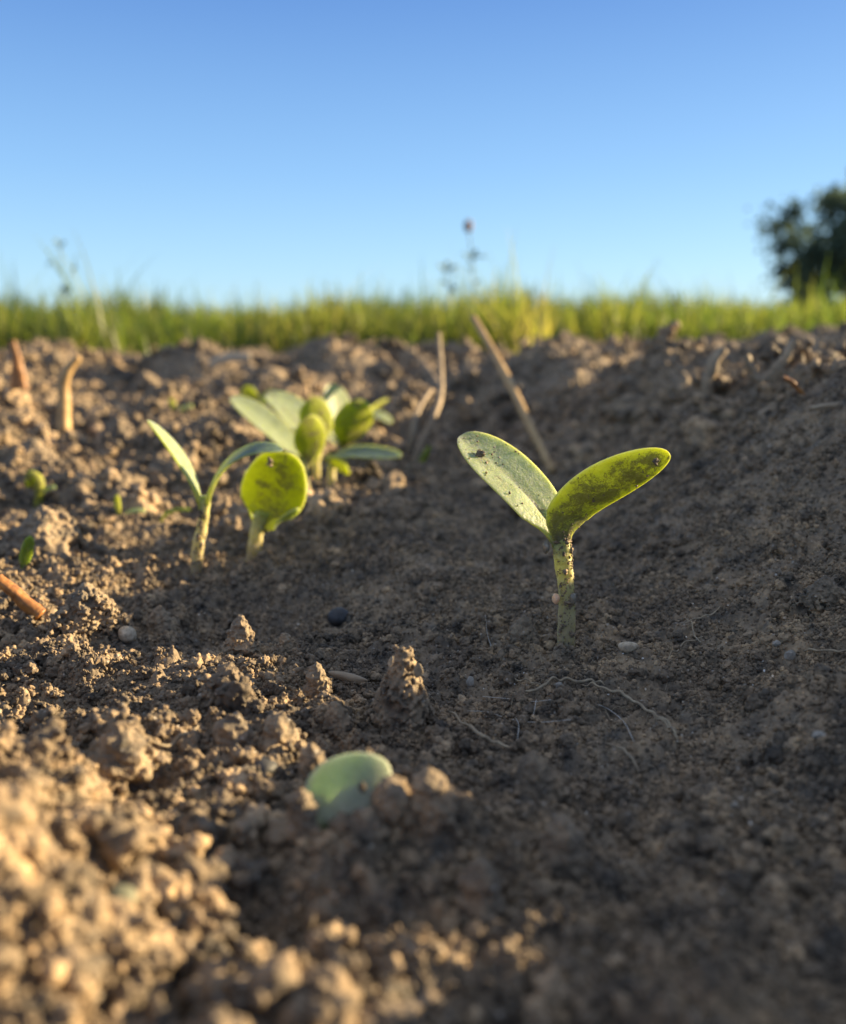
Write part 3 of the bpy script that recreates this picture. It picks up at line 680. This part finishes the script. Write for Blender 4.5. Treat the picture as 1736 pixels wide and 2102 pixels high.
leaf(s5, PP([(676, 958, Y), (688, 950, Y - 0.002), (700, 958, Y - 0.006), (716, 965, Y - 0.010)], Y), 0.0045, (-0.1, 0.9, 0.4), ML_GLOW, cup=0.1, pet=0.0012, seed=11)
Y = 0.43; b = P(652, 1005, Y); s6 = empty('seedling', (b.x, b.y, hz(b.x, b.y)), 'mud flecked seedling half hidden behind the long pale leaf of the rear clump', 'seedling', GRP)
tube('stem', PP([(651, 1030), (650, 985), (650, 945), (655, 905)], Y), [px(k, Y) for k in (9, 8, 8, 8)], MSTEM, s6, 14, 40, 0.10, 1.0, 9)
leaf(s6, PP([(655, 925, Y), (640, 880, Y + 0.003), (612, 845, Y + 0.008), (548, 808, Y + 0.012)], Y), 0.0105, (0.35, -0.5, 0.75), ML_MAIN_TOP, cup=0.15, pet=0.0015, seed=12)
leaf(s6, PP([(655, 925, Y), (662, 885, Y), (650, 850, Y - 0.002), (632, 822, Y - 0.004)], Y), 0.0085, (-0.5, 0.7, 0.3), ML_GLOW, cup=0.12, pet=0.0015, seed=13)
Y = 0.50; b = P(705, 960, Y); s7 = empty('seedling', (b.x, b.y, hz(b.x, b.y)), 'tallest seedling of the rear clump, one leaf upright and one curled glowing leaf', 'seedling', GRP)
tube('stem', PP([(705, 985), (705, 955), (704, 925), (703, 900)], Y), [px(k, Y) for k in (9, 8, 8, 8)], MSTEM, s7, 14, 40, 0.10, 1.0, 10)
leaf(s7, PP([(703, 915, Y), (700, 875, Y), (690, 835, Y + 0.003), (680, 788, Y + 0.006)], Y), 0.0095, (0.65, -0.65, 0.3), ML_MAIN_TOP, cup=0.12, pet=0.0015, seed=14)
leaf(s7, PP([(706, 918, Y), (722, 900, Y - 0.004), (738, 870, Y - 0.010), (722, 822, Y - 0.012)], Y), 0.0120, (-0.5, 0.75, 0.3), ML_GLOW, cup=0.16, twist=-0.4, pet=0.0018, seed=15, u0=0.04)
leaf(s7, PP([(702, 918, Y), (685, 895, Y - 0.004), (672, 880, Y - 0.008), (648, 858, Y - 0.012)], Y), 0.0100, (0.2, -0.5, 0.8), ML_PALE, cup=0.15, pet=0.0012, seed=16)
Y = 0.60; b = P(745, 905, Y); s8 = empty('seedling', (b.x, b.y, hz(b.x, b.y)), 'small seedling at the very back of the clump with a short pale side leaf', 'seedling', GRP)
tube('stem', PP([(742, 925), (742, 890), (740, 862)], Y), [px(k, Y) for k in (7, 6, 6)], MSTEM, s8, 12, 30, 0.10, 1.0, 11)
leaf(s8, PP([(740, 868, Y), (755, 840, Y), (780, 850, Y - 0.003), (804, 868, Y - 0.006)], Y), 0.0052, (0.2, -0.45, 0.85), ML_PALE, cup=0.1, pet=0.0012, seed=17)
leaf(s8, PP([(740, 868, Y), (752, 850, Y + 0.01), (775, 830, Y + 0.02), (796, 822, Y + 0.03)], Y), 0.0040, (-0.3, 0.7, 0.6), ML_GLOW, cup=0.1, pet=0.0012, seed=18)
Y = 0.62; b = P(525, 850, Y); s9 = empty('seedling', (b.x, b.y, hz(b.x, b.y)), 'dim green seedling just behind the raised end of the long pale leaf', 'seedling', GRP)
tube('stem', PP([(528, 880), (528, 850), (526, 830)], Y), [px(k, Y) for k in (6, 5, 5)], MSTEM, s9, 12, 30, 0.10, 1.0, 12)
leaf(s9, PP([(526, 840, Y), (520, 822, Y), (512, 808, Y), (500, 795, Y)], Y), 0.0050, (-0.3, 0.8, 0.5), ML_GLOW, cup=0.1, pet=0.0010, seed=19)
leaf(s9, PP([(526, 840, Y), (540, 822, Y), (552, 812, Y), (566, 806, Y)], Y), 0.0045, (0.3, -0.5, 0.8), ML_BLUE, cup=0.1, pet=0.0010, seed=20)
Y = 0.66; b = P(668, 850, Y); s10 = empty('seedling', (b.x, b.y, hz(b.x, b.y)), 'dark green seedling seen between the upright leaf and the flecked leaf of the clump', 'seedling', GRP)
tube('stem', PP([(660, 880), (658, 850), (656, 835)], Y), [px(k, Y) for k in (6, 5, 5)], MSTEM, s10, 12, 30, 0.10, 1.0, 13)
leaf(s10, PP([(656, 845, Y), (645, 830, Y), (632, 822, Y), (618, 826, Y)], Y), 0.0055, (-0.3, 0.8, 0.5), ML_GLOW, cup=0.1, pet=0.0010, seed=21)
leaf(s10, PP([(656, 845, Y), (664, 825, Y), (674, 815, Y), (690, 812, Y)], Y), 0.0055, (0.3, -0.5, 0.8), ML_BLUE, cup=0.1, pet=0.0010, seed=22)

# half buried seedling close to the camera
Y = G(660, 1690).y - 0.003; b = P(655, 1690, Y); s0 = empty('seedling', (b.x, b.y, b.z), 'blurred half buried seedling leaf pushing out of the sunlit crumbs', 'seedling', GRP)
leaf(s0, PP([(648, 1705, Y - 0.001), (652, 1642, Y), (712, 1604, Y), (803, 1582, Y + 0.002)], Y), 0.0045, (-0.25, -0.78, 0.55), leaf_mat('leaf_buried', (0.42, 0.46, 0.34), (0.40, 0.44, 0.24), 0.6, 0.5, dots=0.15, seed=0.2, glow=(0.8, 1.0, 0.7), tlc=(0.25, 0.36, 0.20)), cup=0.12, pet=0.0016, seed=30, u0=0.02, thick=0.0005, label='smooth blue green face with a yellow base')
tube('stem', PP([(646, 1730), (648, 1705), (652, 1680)], Y), [px(k, Y) for k in (16, 14, 10)], MSTEM, s0, 14, 24, 0.1, 1.0, 14)
for _i, (_u, _v, _w, _h) in enumerate(((806, 1664, 46, 48), (700, 1720, 70, 30), (622, 1706, 42, 95))):
    clod(_u, _v, _w, _h, ('orange crumb leaning on the lower tip of the blurred leaf', 'low crumb ridge over the foot of the blurred leaf', 'knobbly crumb tower against the upright edge of the blurred leaf')[_i], seed=60 + _i, grain=0.0008, core=0.3, Y=Y - 0.004, zp=True)
clod(752, 1704, 84, 34, 'ridge of orange crumbs burying the lower rim of the blurred leaf', seed=40, grain=0.0008, core=0.3, Y=Y - 0.005, zp=True)

# little sprouts
def sprout(name, label, parts, Y, cat='sprout'):
    Y = G(parts[0][1][0][0], parts[0][1][0][1] - 6).y - 0.001
    b = P(parts[0][1][0][0], parts[0][1][0][1], Y); e = empty(name, (b.x, b.y, b.z), label, cat, 'tiny sprouts in the sunlit soil')
    for k, (kind, pp, rr, mm) in enumerate(parts):
        if kind == 'stem': tube('stem', PP(pp, Y), [px(r, Y) for r in rr], mm, e, 12, 30, 0.06, 1.0, k)
        else: leaf(e, PP(pp, Y), px(rr[0], Y), rr[1], mm, cup=0.1, pet=px(3, Y), thick=px(3, Y), seed=k)
sprout('sprout', 'hooked yellow green sprout with a dark leaf, unbending beside a clod', [('stem', [(74, 1050), (80, 1010), (78, 985), (62, 975), (60, 1000)], (8, 10, 11, 10, 7), ML_GLOW), ('leaf', [(78, 1020), (88, 1005), (100, 1002), (115, 1000)], (8, (0, -0.4, 0.9)), ML_BLUE)], 0.36)
sprout('sprout', 'single narrow dark green blade near the orange twig', [('leaf', [(45, 1178), (48, 1150), (58, 1125), (62, 1100)], (13, (0.4, -0.8, 0.3)), ML_SMALL)], 0.27)
sprout('sprout', 'short sprout lying flat among crumbs, pale at one end', [('leaf', [(165, 1120), (180, 1128), (195, 1133), (215, 1142)], (6, (0, -0.5, 0.9)), ML_SMALL), ], 0.275)
sprout('sprout', 'sprout with an upright pale leaf and a flat leaf behind the slim seedling', [('leaf', [(245, 1062), (242, 1045), (240, 1030), (240, 1015)], (7, (-0.5, 0.8, 0.3)), ML_GLOW), ('leaf', [(245, 1062), (265, 1048), (280, 1046), (300, 1050)], (7, (0, -0.5, 0.9)), ML_PALE)], 0.34)
sprout('sprout', 'thin shaded sprout bent low behind the slim seedling', [('leaf', [(330, 1070), (335, 1055), (350, 1044), (390, 1046)], (6, (0, -0.5, 0.9)), ML_SMALL), ], 0.33)
sprout('sprout', 'faint tuft of tiny leaves on the far sunlit slope', [('leaf', [(360, 850), (358, 838), (354, 828), (348, 818)], (6, (-0.4, 0.8, 0.3)), ML_GLOW), ('leaf', [(360, 850), (370, 840), (384, 832), (396, 834)], (6, (0.1, -0.5, 0.9)), ML_PALE)], 0.60)
sprout('sprout', 'tiny sprout at the foot of the forked dry stalk', [('leaf', [(858, 962), (866, 948), (872, 935), (882, 915)], (7, (-0.4, 0.8, 0.3)), ML_SMALL), ('leaf', [(858, 962), (850, 955), (840, 956), (828, 962)], (7, (0.1, -0.5, 0.9)), ML_BLUE)], 0.52)

# ------------------------------------------------------------------ stones, husks, flakes
def on_ground(name, u, v, rx, rz, m, label, cat, seed, group=None, rot=0.0, ry=None, up=0.4):
    g = G(u, v); Yg = g.y; a = P(u, v, Yg)
    rng = np.random.default_rng(500 + seed); vv = ICO_V * (1 + (0.07 if cat == 'pebble' else 0.22) * rng.uniform(-1, 1, len(ICO_V)))[:, None]
    if cat == 'flake': rz *= 0.8; rx *= 0.8
    vv = vv * np.array([px(rx, Yg), px(ry if ry else rx, Yg), px(rz, Yg)]); c, s = math.cos(rot), math.sin(rot)
    vv = np.stack([vv[:, 0] * c + vv[:, 2] * s, vv[:, 1], -vv[:, 0] * s + vv[:, 2] * c], 1)
    p = Vector((g.x, g.y, g.z + px(rz, Yg) * up))
    o = mesh_obj(name, vv + np.array(p), ICO_F, m, None, cat != 'flake', None, p); tag(o, label, cat, group)
    if cat == 'flake': return o
    md = o.modifiers.new('s', 'SUBSURF'); md.levels = 1; md.render_levels = 2
    return o
on_ground('pebble', 695, 1275, 27, 22, MSTONE, 'round dark blue pebble in the shaded furrow behind the soil cone', 'pebble', 1)
on_ground('pebble', 540, 1590, 38, 26, MSTONE, 'dark blue pebble tucked beside tan crumbs near the half buried leaf', 'pebble', 2)
on_ground('seed_husk', 1290, 1345, 24, 12, MHUSK, 'tan split seed husk lying beside the tall seedling stem', 'husk', 3, ry=12, up=0.8)
on_ground('flake', 1620, 1358, 15, 15, MFLAKE, 'larger pale round flake on the shaded bank', 'flake', 4, ry=4, up=0.9)
on_ground('flake', 1592, 1330, 11, 9, MFLAKE, 'smaller pale round flake on the shaded bank', 'flake', 5, ry=4, up=0.9)
on_ground('flake', 1680, 1520, 22, 13, MFLAKE, 'blurred pale flake low on the shaded slope', 'flake', 6, ry=8, rot=0.3)
on_ground('flake', 1505, 1665, 26, 11, MFLAKE, 'blurred pale sliver among shaded lumps', 'flake', 7, ry=8, rot=0.3)
on_ground('flake', 1145, 1417, 15, 11, MFLAKE, 'white angular flake on the long rootlet', 'flake', 8, ry=3, up=1.1)
on_ground('flake', 965, 1410, 11, 15, MFLAKE, 'small grey flake between soil cone and rootlet', 'flake', 9, ry=3, up=0.9)
o = grain_thing('flake', 802, 1358, Yc - 0.003, 6, 14, MHUSK, 'cream oval scale stuck on the side of the soil cone', 'flake', 10, 2, None, 0.25)
o = grain_thing('flake', 858, 1378, Yc - 0.0045, 10, 17, MROOT, 'brown papery scale on the face of the soil cone', 'flake', 11, 2)
on_ground('bark_sliver', 715, 1400, 48, 11, MSTRAWG, 'greyish sliver of stem lying in a hollow beside the soil cone', 'sliver', 12, rot=0.25, ry=9, up=0.9)
on_ground('pebble', 262, 1315, 22, 18, MHUSK, 'pale tan stone chip on the slope of the broad grainy clod', 'pebble', 13, rot=0.7)
on_ground('pebble', 250, 1880, 40, 30, simple('greenish_stone', (0.09, 0.095, 0.06), (0.17, 0.17, 0.11), 200), 'blurred greenish pebble among big sunlit crumbs', 'pebble', 14, up=1.2)

# ------------------------------------------------------------------ straw, stalks, roots
def stick(name, pts, rads, m, label, cat, Y, seed=0, group=None, flat=1.0, n=50, rough_=0.08):
    q = PP(pts, Y); o = tube(name, q, [px(r, Y) for r in rads], m, None, 14, n, rough_, 0.6, seed, q[0], flat); return tag(o, label, cat, group)
stick('dry_stalk', [(1134, 970, 0.44), (1085, 868, 0.47), (1035, 765, 0.51), (972, 652, 0.56)], (8, 9, 9, 7), MSTRAW, 'long straight straw stalk leaning out of the shade towards the grass', 'stalk', 0.47, 1)
e = empty('dry_stalk', P(845, 965, 0.50), 'forked dry grey stalk standing behind the furrow in front of the grass', 'stalk')
tube('stem', PP([(843, 985, 0.50), (858, 925, 0.50), (888, 860, 0.51), (905, 800, 0.53), (900, 685, 0.56)], 0.5), [px(k, 0.5) for k in (6, 7, 7, 7, 5)], MSTRAWG, e, 12, 50, 0.1, 0.6, 2)
tube('branch', PP([(838, 930, 0.49), (848, 880, 0.49), (862, 835, 0.50), (885, 800, 0.52)], 0.5), [px(k, 0.5) for k in (5, 5, 5, 4)], MSTRAWG, e, 10, 40, 0.1, 0.6, 3)
tube('branch', PP([(905, 815, 0.53), (895, 780, 0.55), (875, 752, 0.57), (862, 735, 0.58)], 0.5), [px(k, 0.5) for k in (4, 4, 3, 3)], MSTRAWG, e, 10, 40, 0.1, 0.6, 4)
stick('straw_stub', [(132, 885), (131, 830), (130, 790), (138, 762), (161, 732)], (15, 13, 12, 11, 7), MSTRAW, 'yellow straw stub bent over at its top, upright in the sunlit soil', 'straw', 0.50, 5)
stick('straw_stub', [(40, 800), (36, 765), (32, 735), (25, 698)], (17, 14, 10, 6), MTWIG, 'short tapering orange stub on the far sunlit slope', 'straw', 0.60, 6, flat=0.5)
g = G(40, 1240); Yt = g.y; Y1 = G(1452, 830).y - 0.004; Y2 = G(1562, 790).y - 0.004; Y3 = G(1700, 840).y - 0.003; Y4 = G(1640, 815).y - 0.003
stick('twig', [(-6, 1188), (25, 1212), (55, 1240), (84, 1263)], (13, 14, 15, 16), MTWIG, 'thick orange twig end poking out of the grainy soil', 'twig', Yt - 0.01, 7)
stick('straw_piece', [(430, 752), (455, 738), (485, 733), (514, 734)], (9, 11, 11, 8), MHUSK, 'pale flat straw piece lying in the dark hollow below the grass', 'straw', 0.72, 8, flat=0.4)
stick('straw_piece', [(560, 798), (590, 793), (620, 792), (645, 792)], (6, 9, 9, 7), MHUSK, 'tan flat straw piece just above the rear clump of seedlings', 'straw', 0.74, 9, flat=0.4)
stick('root_stub', [(1450, 840), (1452, 790), (1462, 750), (1484, 715)], (13, 13, 12, 9), MSTRAWG, 'ragged upright root stub on the bank, pale top bent over', 'root', Y1, 10, rough_=0.25)
stick('root_stub', [(1560, 785), (1590, 765), (1612, 735), (1632, 700)], (9, 12, 11, 10), MSTRAWG, 'slanting earthy root on the bank crest in front of the grass', 'root', Y2, 11, rough_=0.3)
stick('root_stub', [(1560, 785), (1545, 765), (1536, 745), (1534, 728)], (8, 8, 7, 5), MSTRAWG, 'short earthy spur rising beside the slanting root', 'root', Y2, 12, rough_=0.3)
stick('straw_piece', [(1665, 838), (1690, 834), (1715, 832), (1760, 832)], (5, 6, 6, 6), MSTRAWG, 'grey straw lying level on the bank crest', 'straw', Y3, 13)
stick('straw_piece', [(1608, 775), (1625, 785), (1640, 800), (1652, 815)], (4, 5, 5, 4), MTWIG, 'amber curled husk hanging on the bank crest', 'straw', Y4, 14)

def rootlet(pxs, r, label, seed, m=None, lift=0.0011, name='rootlet', group='fine rootlets lying on the shaded soil'):
    rng = np.random.default_rng(seed); pts = []
    for (u, v) in pxs:
        q = G(u, v); pts.append(np.array([q.x + rng.normal() * 0.0002, q.y, q.z + lift]))
    # extra sag so it follows the ground
    out = []
    for a, b_ in zip(pts[:-1], pts[1:]):
        for t in (0, 0.33, 0.66):
            p = a * (1 - t) + b_ * t; zz = hz(p[0], p[1]) + lift
            p[2] = max(zz, p[2] * 0.5 + zz * 0.5); out.append(p + np.array([0, 0, rng.uniform(0, 0.0004)]))
    out.append(pts[-1]); k = len(out)
    o = tube(name, out, [r * (1 - 0.6 * abs(2 * i / (k - 1) - 1) ** 2) for i in range(k)], m or MROOT, None, 7, k * 5, 0.2, 1.0, seed, out[0])
    return tag(o, label, 'rootlet', group)
rootlet([(1040, 1440), (1085, 1430), (1120, 1425), (1165, 1412), (1210, 1410), (1240, 1418)], 0.00030, 'long tan rootlet lying across the shade below the tall seedling', 1)
rootlet([(1110, 1418), (1090, 1412), (1060, 1408), (1030, 1402), (1010, 1410)], 0.00018, 'thin branching rootlet left of the white angular flake'.replace('left of', 'ending at'), 2)
rootlet([(1190, 1420), (1230, 1425), (1270, 1440), (1300, 1455), (1340, 1475), (1370, 1500), (1395, 1520)], 0.00032, 'hairy brown rootlet running downhill from the long tan rootlet', 3)
rootlet([(1340, 1480), (1365, 1500), (1380, 1520), (1388, 1545)], 0.00022, 'short dark rootlet curling at the end of the hairy brown one', 4)
rootlet([(925, 1475), (960, 1500), (990, 1525), (1020, 1545), (1050, 1560)], 0.00035, 'straight grey brown fibre between soil cone and orange crumb ridge', 5)
rootlet([(1440, 1320), (1420, 1330), (1395, 1350), (1370, 1370)], 0.00020, 'thin root fibre beside the husk on the shaded slope', 6)
rootlet([(1405, 1280), (1418, 1298), (1425, 1318), (1440, 1328)], 0.00018, 'tiny curved root fibre above the husk on the slope', 7)
rootlet([(1480, 1260), (1450, 1275), (1425, 1285), (1400, 1290)], 0.00020, 'pale root fibre lying on the middle of the bank slope', 8)
rootlet([(1650, 1352), (1690, 1350), (1740, 1352)], 0.00030, 'grey straw fibre running out from the pale round flakes', 9)
rootlet([(1250, 1540), (1280, 1555), (1300, 1575), (1310, 1600)], 0.00024, 'short bent fibre beyond the orange crumb ridge', 10)
rootlet([(300, 1550), (340, 1545), (380, 1530), (410, 1515)], 0.00030, 'tan fibre stretched from the rounded tan clod to the crumb cluster', 11)
# a few cobweb-thin bright hairs
def hair(pxs, label, seed, r=0.00006, up=0.0018):
    pts = []
    for k, (u, v) in enumerate(pxs):
        q = G(u, v); pts.append(np.array([q.x, q.y, q.z + up * (0.6 + 0.4 * math.sin(k * 2.1 + seed))]))
    o = tube('root_hair', pts, [r] * len(pts), MHAIR, None, 5, 30, 0.1, 1.0, seed, pts[0]); tag(o, label, 'root hair', 'bright root hairs on the shaded soil')
hair([(990, 1450), (1040, 1445), (1090, 1460), (1130, 1462)], 'bright hair arching over dark crumbs below the long rootlet', 1)
hair([(960, 1480), (1000, 1478), (1030, 1482)], 'short bright hair near the foot of the soil cone', 2)
hair([(1050, 1490), (1090, 1478), (1100, 1460)], 'bright hair bent between two dark crumbs', 3)
hair([(1080, 1495), (1120, 1493), (1170, 1498)], 'lowest bright hair stretched level over the shade', 4)
hair([(1225, 1450), (1250, 1475), (1280, 1500), (1300, 1530)], 'bright hair running down beside the hairy brown rootlet', 5)
hair([(1060, 1540), (1064, 1510), (1058, 1490)], 'bright upright hair between crumbs', 6)
q = G(1010, 1340)
o = tube('root_hair', [q, q + Vector((-0.0012, 0, 0.004)), P(997, 1262, q.y)], [0.00009, 0.00007, 0.00004], MHAIR, None, 6, 24, 0.1, 1, 9, q)
tag(o, 'upright bright hair standing between soil cone and tall seedling', 'root hair', 'bright root hairs on the shaded soil')
# uncountable fibres
def fibres():
    rng = np.random.default_rng(21); N = 900; n = 6
    y = 0.09 * (0.55 / 0.09) ** rng.random(N); x = rng.uniform(-0.5, 0.5, N) * y; L = rng.uniform(0.0015, 0.007, N); a = rng.uniform(0, 6.28, N)
    r = rng.uniform(0.00003, 0.00009, N) * (1 + 2 * y); cur = rng.uniform(-1.5, 1.5, N); vs = np.zeros((N, n, 3, 3))
    for i in range(n):
        z = height(x, y) + 0.0003 + 0.0006 * math.sin(i / (n - 1) * 3.1)
        for j in range(3):
            th = j * 2.094; vs[:, i, j] = np.stack([x + r * math.cos(th), y + r * math.sin(th) * 0.5, z + r * math.sin(th)], 1)
        a = a + cur / n; x = x + np.cos(a) * L / n; y = y + np.sin(a) * L / n
    fs = [[k * 18 + i * 3 + j, k * 18 + i * 3 + (j + 1) % 3, k * 18 + i * 3 + 3 + (j + 1) % 3, k * 18 + i * 3 + 3 + j] for k in range(N) for i in range(n - 1) for j in range(3)]
    tag(mesh_obj('root_fibres', vs.reshape(-1, 3), fs, MROOT), 'short hair-thin root fibres strewn through the soil', 'fibres', None, 'stuff')
fibres()

# ------------------------------------------------------------------ meadow edge
def grass():
    rng = np.random.default_rng(31); N = 34000
    y = rng.uniform(1.08, 2.5, N) ** 1.0; x = rng.uniform(-1, 1, N) * (0.62 * y + 0.25)
    dens = sstep(-0.6, 0.3, vnoise(x * 6, y * 6, 12)); edge = 1.16 + 0.10 * np.sin(x * 5 + 1) + 0.05 * np.sin(x * 17) + 0.16 * vnoise(x * 9, x * 0 + 2, 55) + 0.16 * sstep(0.05, -0.3, x) * 0 
    keep = (rng.random(N) < 0.35 + 0.65 * dens) & (y > edge); x, y = x[keep], y[keep]; N = len(x)
    z = macro(x, y); hgt = rng.uniform(0.052, 0.100, N) * (0.80 + 0.32 * vnoise(x * 7, y * 5, 90) + 0.15 * vnoise(x * 22, y * 9, 91)); tall = rng.random(N) < 0.07; hgt[tall] *= rng.uniform(1.2, 1.9, tall.sum())
    wd = rng.uniform(0.0010, 0.0022, N); ang = rng.uniform(0, 6.28, N); lean = rng.uniform(0.05, 0.75, N)
    tone = np.clip(0.35 + 0.35 * vnoise(x * 5, y * 5, 41) + 0.16 * sstep(-0.5, 0.2, x) + rng.normal(0, 0.16, N), 0, 1)
    K = 5; vs = np.zeros((N, K * 2, 3)); lu = np.zeros((N, K * 2)); tn = np.zeros((N, K * 2))
    fx, fy = np.cos(ang), np.sin(ang); bx, by = -fy, fx
    for i in range(K):
        t = i / (K - 1); wv = wd * (1 - t ** 2 * 0.93)
        cx_ = x + fx * lean * hgt * t * t; cy_ = y + fy * lean * hgt * t * t; cz = z + hgt * t * (1 - 0.25 * lean * t)
        for s_, k in ((-1, 0), (1, 1)):
            vs[:, i * 2 + k, 0] = cx_ + bx * wv * s_; vs[:, i * 2 + k, 1] = cy_ + by * wv * s_; vs[:, i * 2 + k, 2] = cz
            lu[:, i * 2 + k] = t; tn[:, i * 2 + k] = tone
    base = (np.arange(N) * K * 2)[:, None]
    q = np.concatenate([base + np.array([2 * i, 2 * i + 1, 2 * i + 3, 2 * i + 2]) for i in range(K - 1)], 0)
    me = bpy.data.meshes.new('grass'); nv = N * K * 2
    me.vertices.add(nv); me.vertices.foreach_set('co', vs.astype(np.float32).ravel())
    me.loops.add(len(q) * 4); me.loops.foreach_set('vertex_index', q.ravel().astype(np.int32))
    me.polygons.add(len(q)); me.polygons.foreach_set('loop_start', (np.arange(len(q)) * 4).astype(np.int32))
    me.update(calc_edges=True)
    for nm, arr in (('lu', lu), ('tone', tn)):
        a = me.attributes.new(nm, 'FLOAT', 'POINT'); a.data.foreach_set('value', arr.astype(np.float32).ravel())
    me.materials.append(MGRASS); o = bpy.data.objects.new('grass', me); C.objects.link(o)
    tag(o, 'blurred band of sunlit green meadow grass beyond the bare soil', 'grass', None, 'stuff')
grass()
MWEED = simple('weed_green', (0.08, 0.14, 0.10), (0.16, 0.22, 0.14), 60, 0.7)
MHEAD = simple('seed_head', (0.14, 0.09, 0.09), (0.24, 0.16, 0.14), 200, 0.9)
def weed(label, stems, leaves, heads, Y):
    b = P(stems[0][0][0], stems[0][0][1], Y); b.z = macro(np.array([b.x]), np.array([b.y]))[0]
    e = empty('weed', b, label, 'weed', 'thin weeds rising above the grass')
    for k, s in enumerate(stems): tube('stem', PP(s, Y), [px(1.5, Y)] * (len(s) - 1) + [px(0.9, Y)], MWEED, e, 8, 30, 0.05, 1, k)
    for k, (p0, p1, wd) in enumerate(leaves):
        mid = ((p0[0] + p1[0]) / 2, (p0[1] + p1[1]) / 2 - 4)
        leaf(e, PP([p0, mid, mid, p1], Y), px(wd * 0.55, Y), (0.3, -0.6, 0.7), MWEED, thick=px(1.2, Y), pet=px(1.2, Y), nu=14, nv=12, seed=k)
    for k, (u, v, a, c) in enumerate(heads):
        p = P(u, v, Y); mesh_obj('seed_head', ICO_V * np.array([px(a, Y), px(a, Y), px(c, Y)]) + np.array(p), ICO_F, MHEAD, e)
weed('tallest wiry weed, a dark seed head floating above two tiers of leaves', [[(968, 690), (972, 600), (968, 530), (962, 470)]],
     [((968, 540), (948, 518), 7), ((969, 535), (978, 512), 8), ((970, 530), (1000, 528), 6), ((970, 560), (955, 548), 5), ((970, 590), (985, 575), 6)], [(961, 464, 9, 13)], 1.35)
weed('leafy weed beside the tallest one, its small leaves spread like a fan', [[(925, 690), (922, 610), (915, 560)], [(922, 610), (930, 575), (935, 545)]],
     [((915, 562), (898, 542), 9), ((915, 560), (918, 535), 8), ((915, 562), (938, 545), 8), ((922, 590), (905, 578), 9), ((924, 600), (940, 588), 9)], [], 1.35)
weed('faint branching weed rising over the grass above the straw stubs', [[(128, 690), (135, 620), (128, 560), (120, 500)], [(132, 600), (145, 565), (158, 520)], [(130, 570), (110, 540), (95, 510)]],
     [((120, 505), (112, 490), 7), ((122, 510), (135, 496), 7), ((145, 560), (160, 548), 5), ((110, 540), (95, 545), 5), ((135, 610), (150, 585), 8), ((135, 615), (125, 585), 7)], [], 1.5)

# ------------------------------------------------------------------ tree
def tree():
    base = Vector((P(1835, 690, 30).x, 30, 0.09)); e = empty('tree', base, 'round dark broadleaf tree standing beyond the meadow at the picture edge'.replace(' at the picture edge', ', alone on the skyline'), 'tree')
    mb = M_('bark'); bark = mb.done(mb.bsdf(mb.ramp(mb.noise(6, 4), [(0.3, (0.05, 0.035, 0.025)), (0.7, (0.14, 0.10, 0.07))]), 0.9).outputs[0])
    bx, by, bz = base
    tr = tube('trunk', [(bx, by, bz - 0.2), (bx + 0.05, by, 1.2), (bx - 0.05, by, 2.6), (bx, by, 4.2)], [0.34, 0.27, 0.2, 0.08], bark, e, 14, 30, 0.08, 1, 1)
    rng = np.random.default_rng(8); tips = []
    for k in range(16):
        a = rng.uniform(0, 6.28); h0 = rng.uniform(0.9, 3.8); L = rng.uniform(1.5, 3.0); p0 = np.array([bx, by, h0]); p1 = p0 + np.array([math.cos(a) * L * 0.5, math.sin(a) * L * 0.5, 0.5]); p2 = p0 + np.array([math.cos(a) * L, math.sin(a) * L, rng.uniform(0.4, 1.8)])
        tube('branch', [p0, p1, p2], [0.09, 0.06, 0.02], bark, e, 7, 12, 0.05, 1, k); tips.append(p2)
    ml = M_('tree_leaf'); c = ml.ramp(ml.attr('tone'), [(0, (0.07, 0.11, 0.085)), (1, (0.14, 0.19, 0.12))])
    d = ml.n('BsdfDiffuse'); ml.l(c, d.inputs[0]); t = ml.n('BsdfTranslucent'); ml.l(c, t.inputs[0]); x = ml.n('MixShader'); x.inputs[0].default_value = 0.5
    ml.l(d.outputs[0], x.inputs[1]); ml.l(t.outputs[0], x.inputs[2]); leafm = ml.done(x.outputs[0])
    # clumps of leaves through the crown's volume
    vs = []; tone = []
    cl = []
    for k in range(210):
        v = rng.normal(size=3); v /= np.linalg.norm(v); rr = rng.uniform(0.45, 1.0)
        c0 = np.array([bx, by, 2.6]) + v * np.array([4.5, 4.0, 2.45]) * rr
        if c0[2] < 0.7: c0[2] = 0.7 + rng.uniform(0, 0.5)
        cl.append(c0)
    for c0 in cl:
        s = rng.uniform(0.3, 0.62); tt = rng.uniform(0, 1)
        for q in range(105):
            p = c0 + rng.normal(size=3) * s * np.array([0.62, 0.62, 0.45]); a = rng.normal(size=3); a /= np.linalg.norm(a); b2 = np.cross(a, rng.normal(size=3)); b2 /= np.linalg.norm(b2)
            w2 = rng.uniform(0.05, 0.10); l2 = w2 * 1.5
            vs += [p - a * l2, p + b2 * w2, p + a * l2, p - b2 * w2]; tone += [min(1, max(0, tt + rng.normal() * 0.2))] * 4
    fs = [[4 * i, 4 * i + 1, 4 * i + 2, 4 * i + 3] for i in range(len(vs) // 4)]
    mesh_obj('crown', vs, fs, leafm, e, False, dict(tone=tone))
tree()
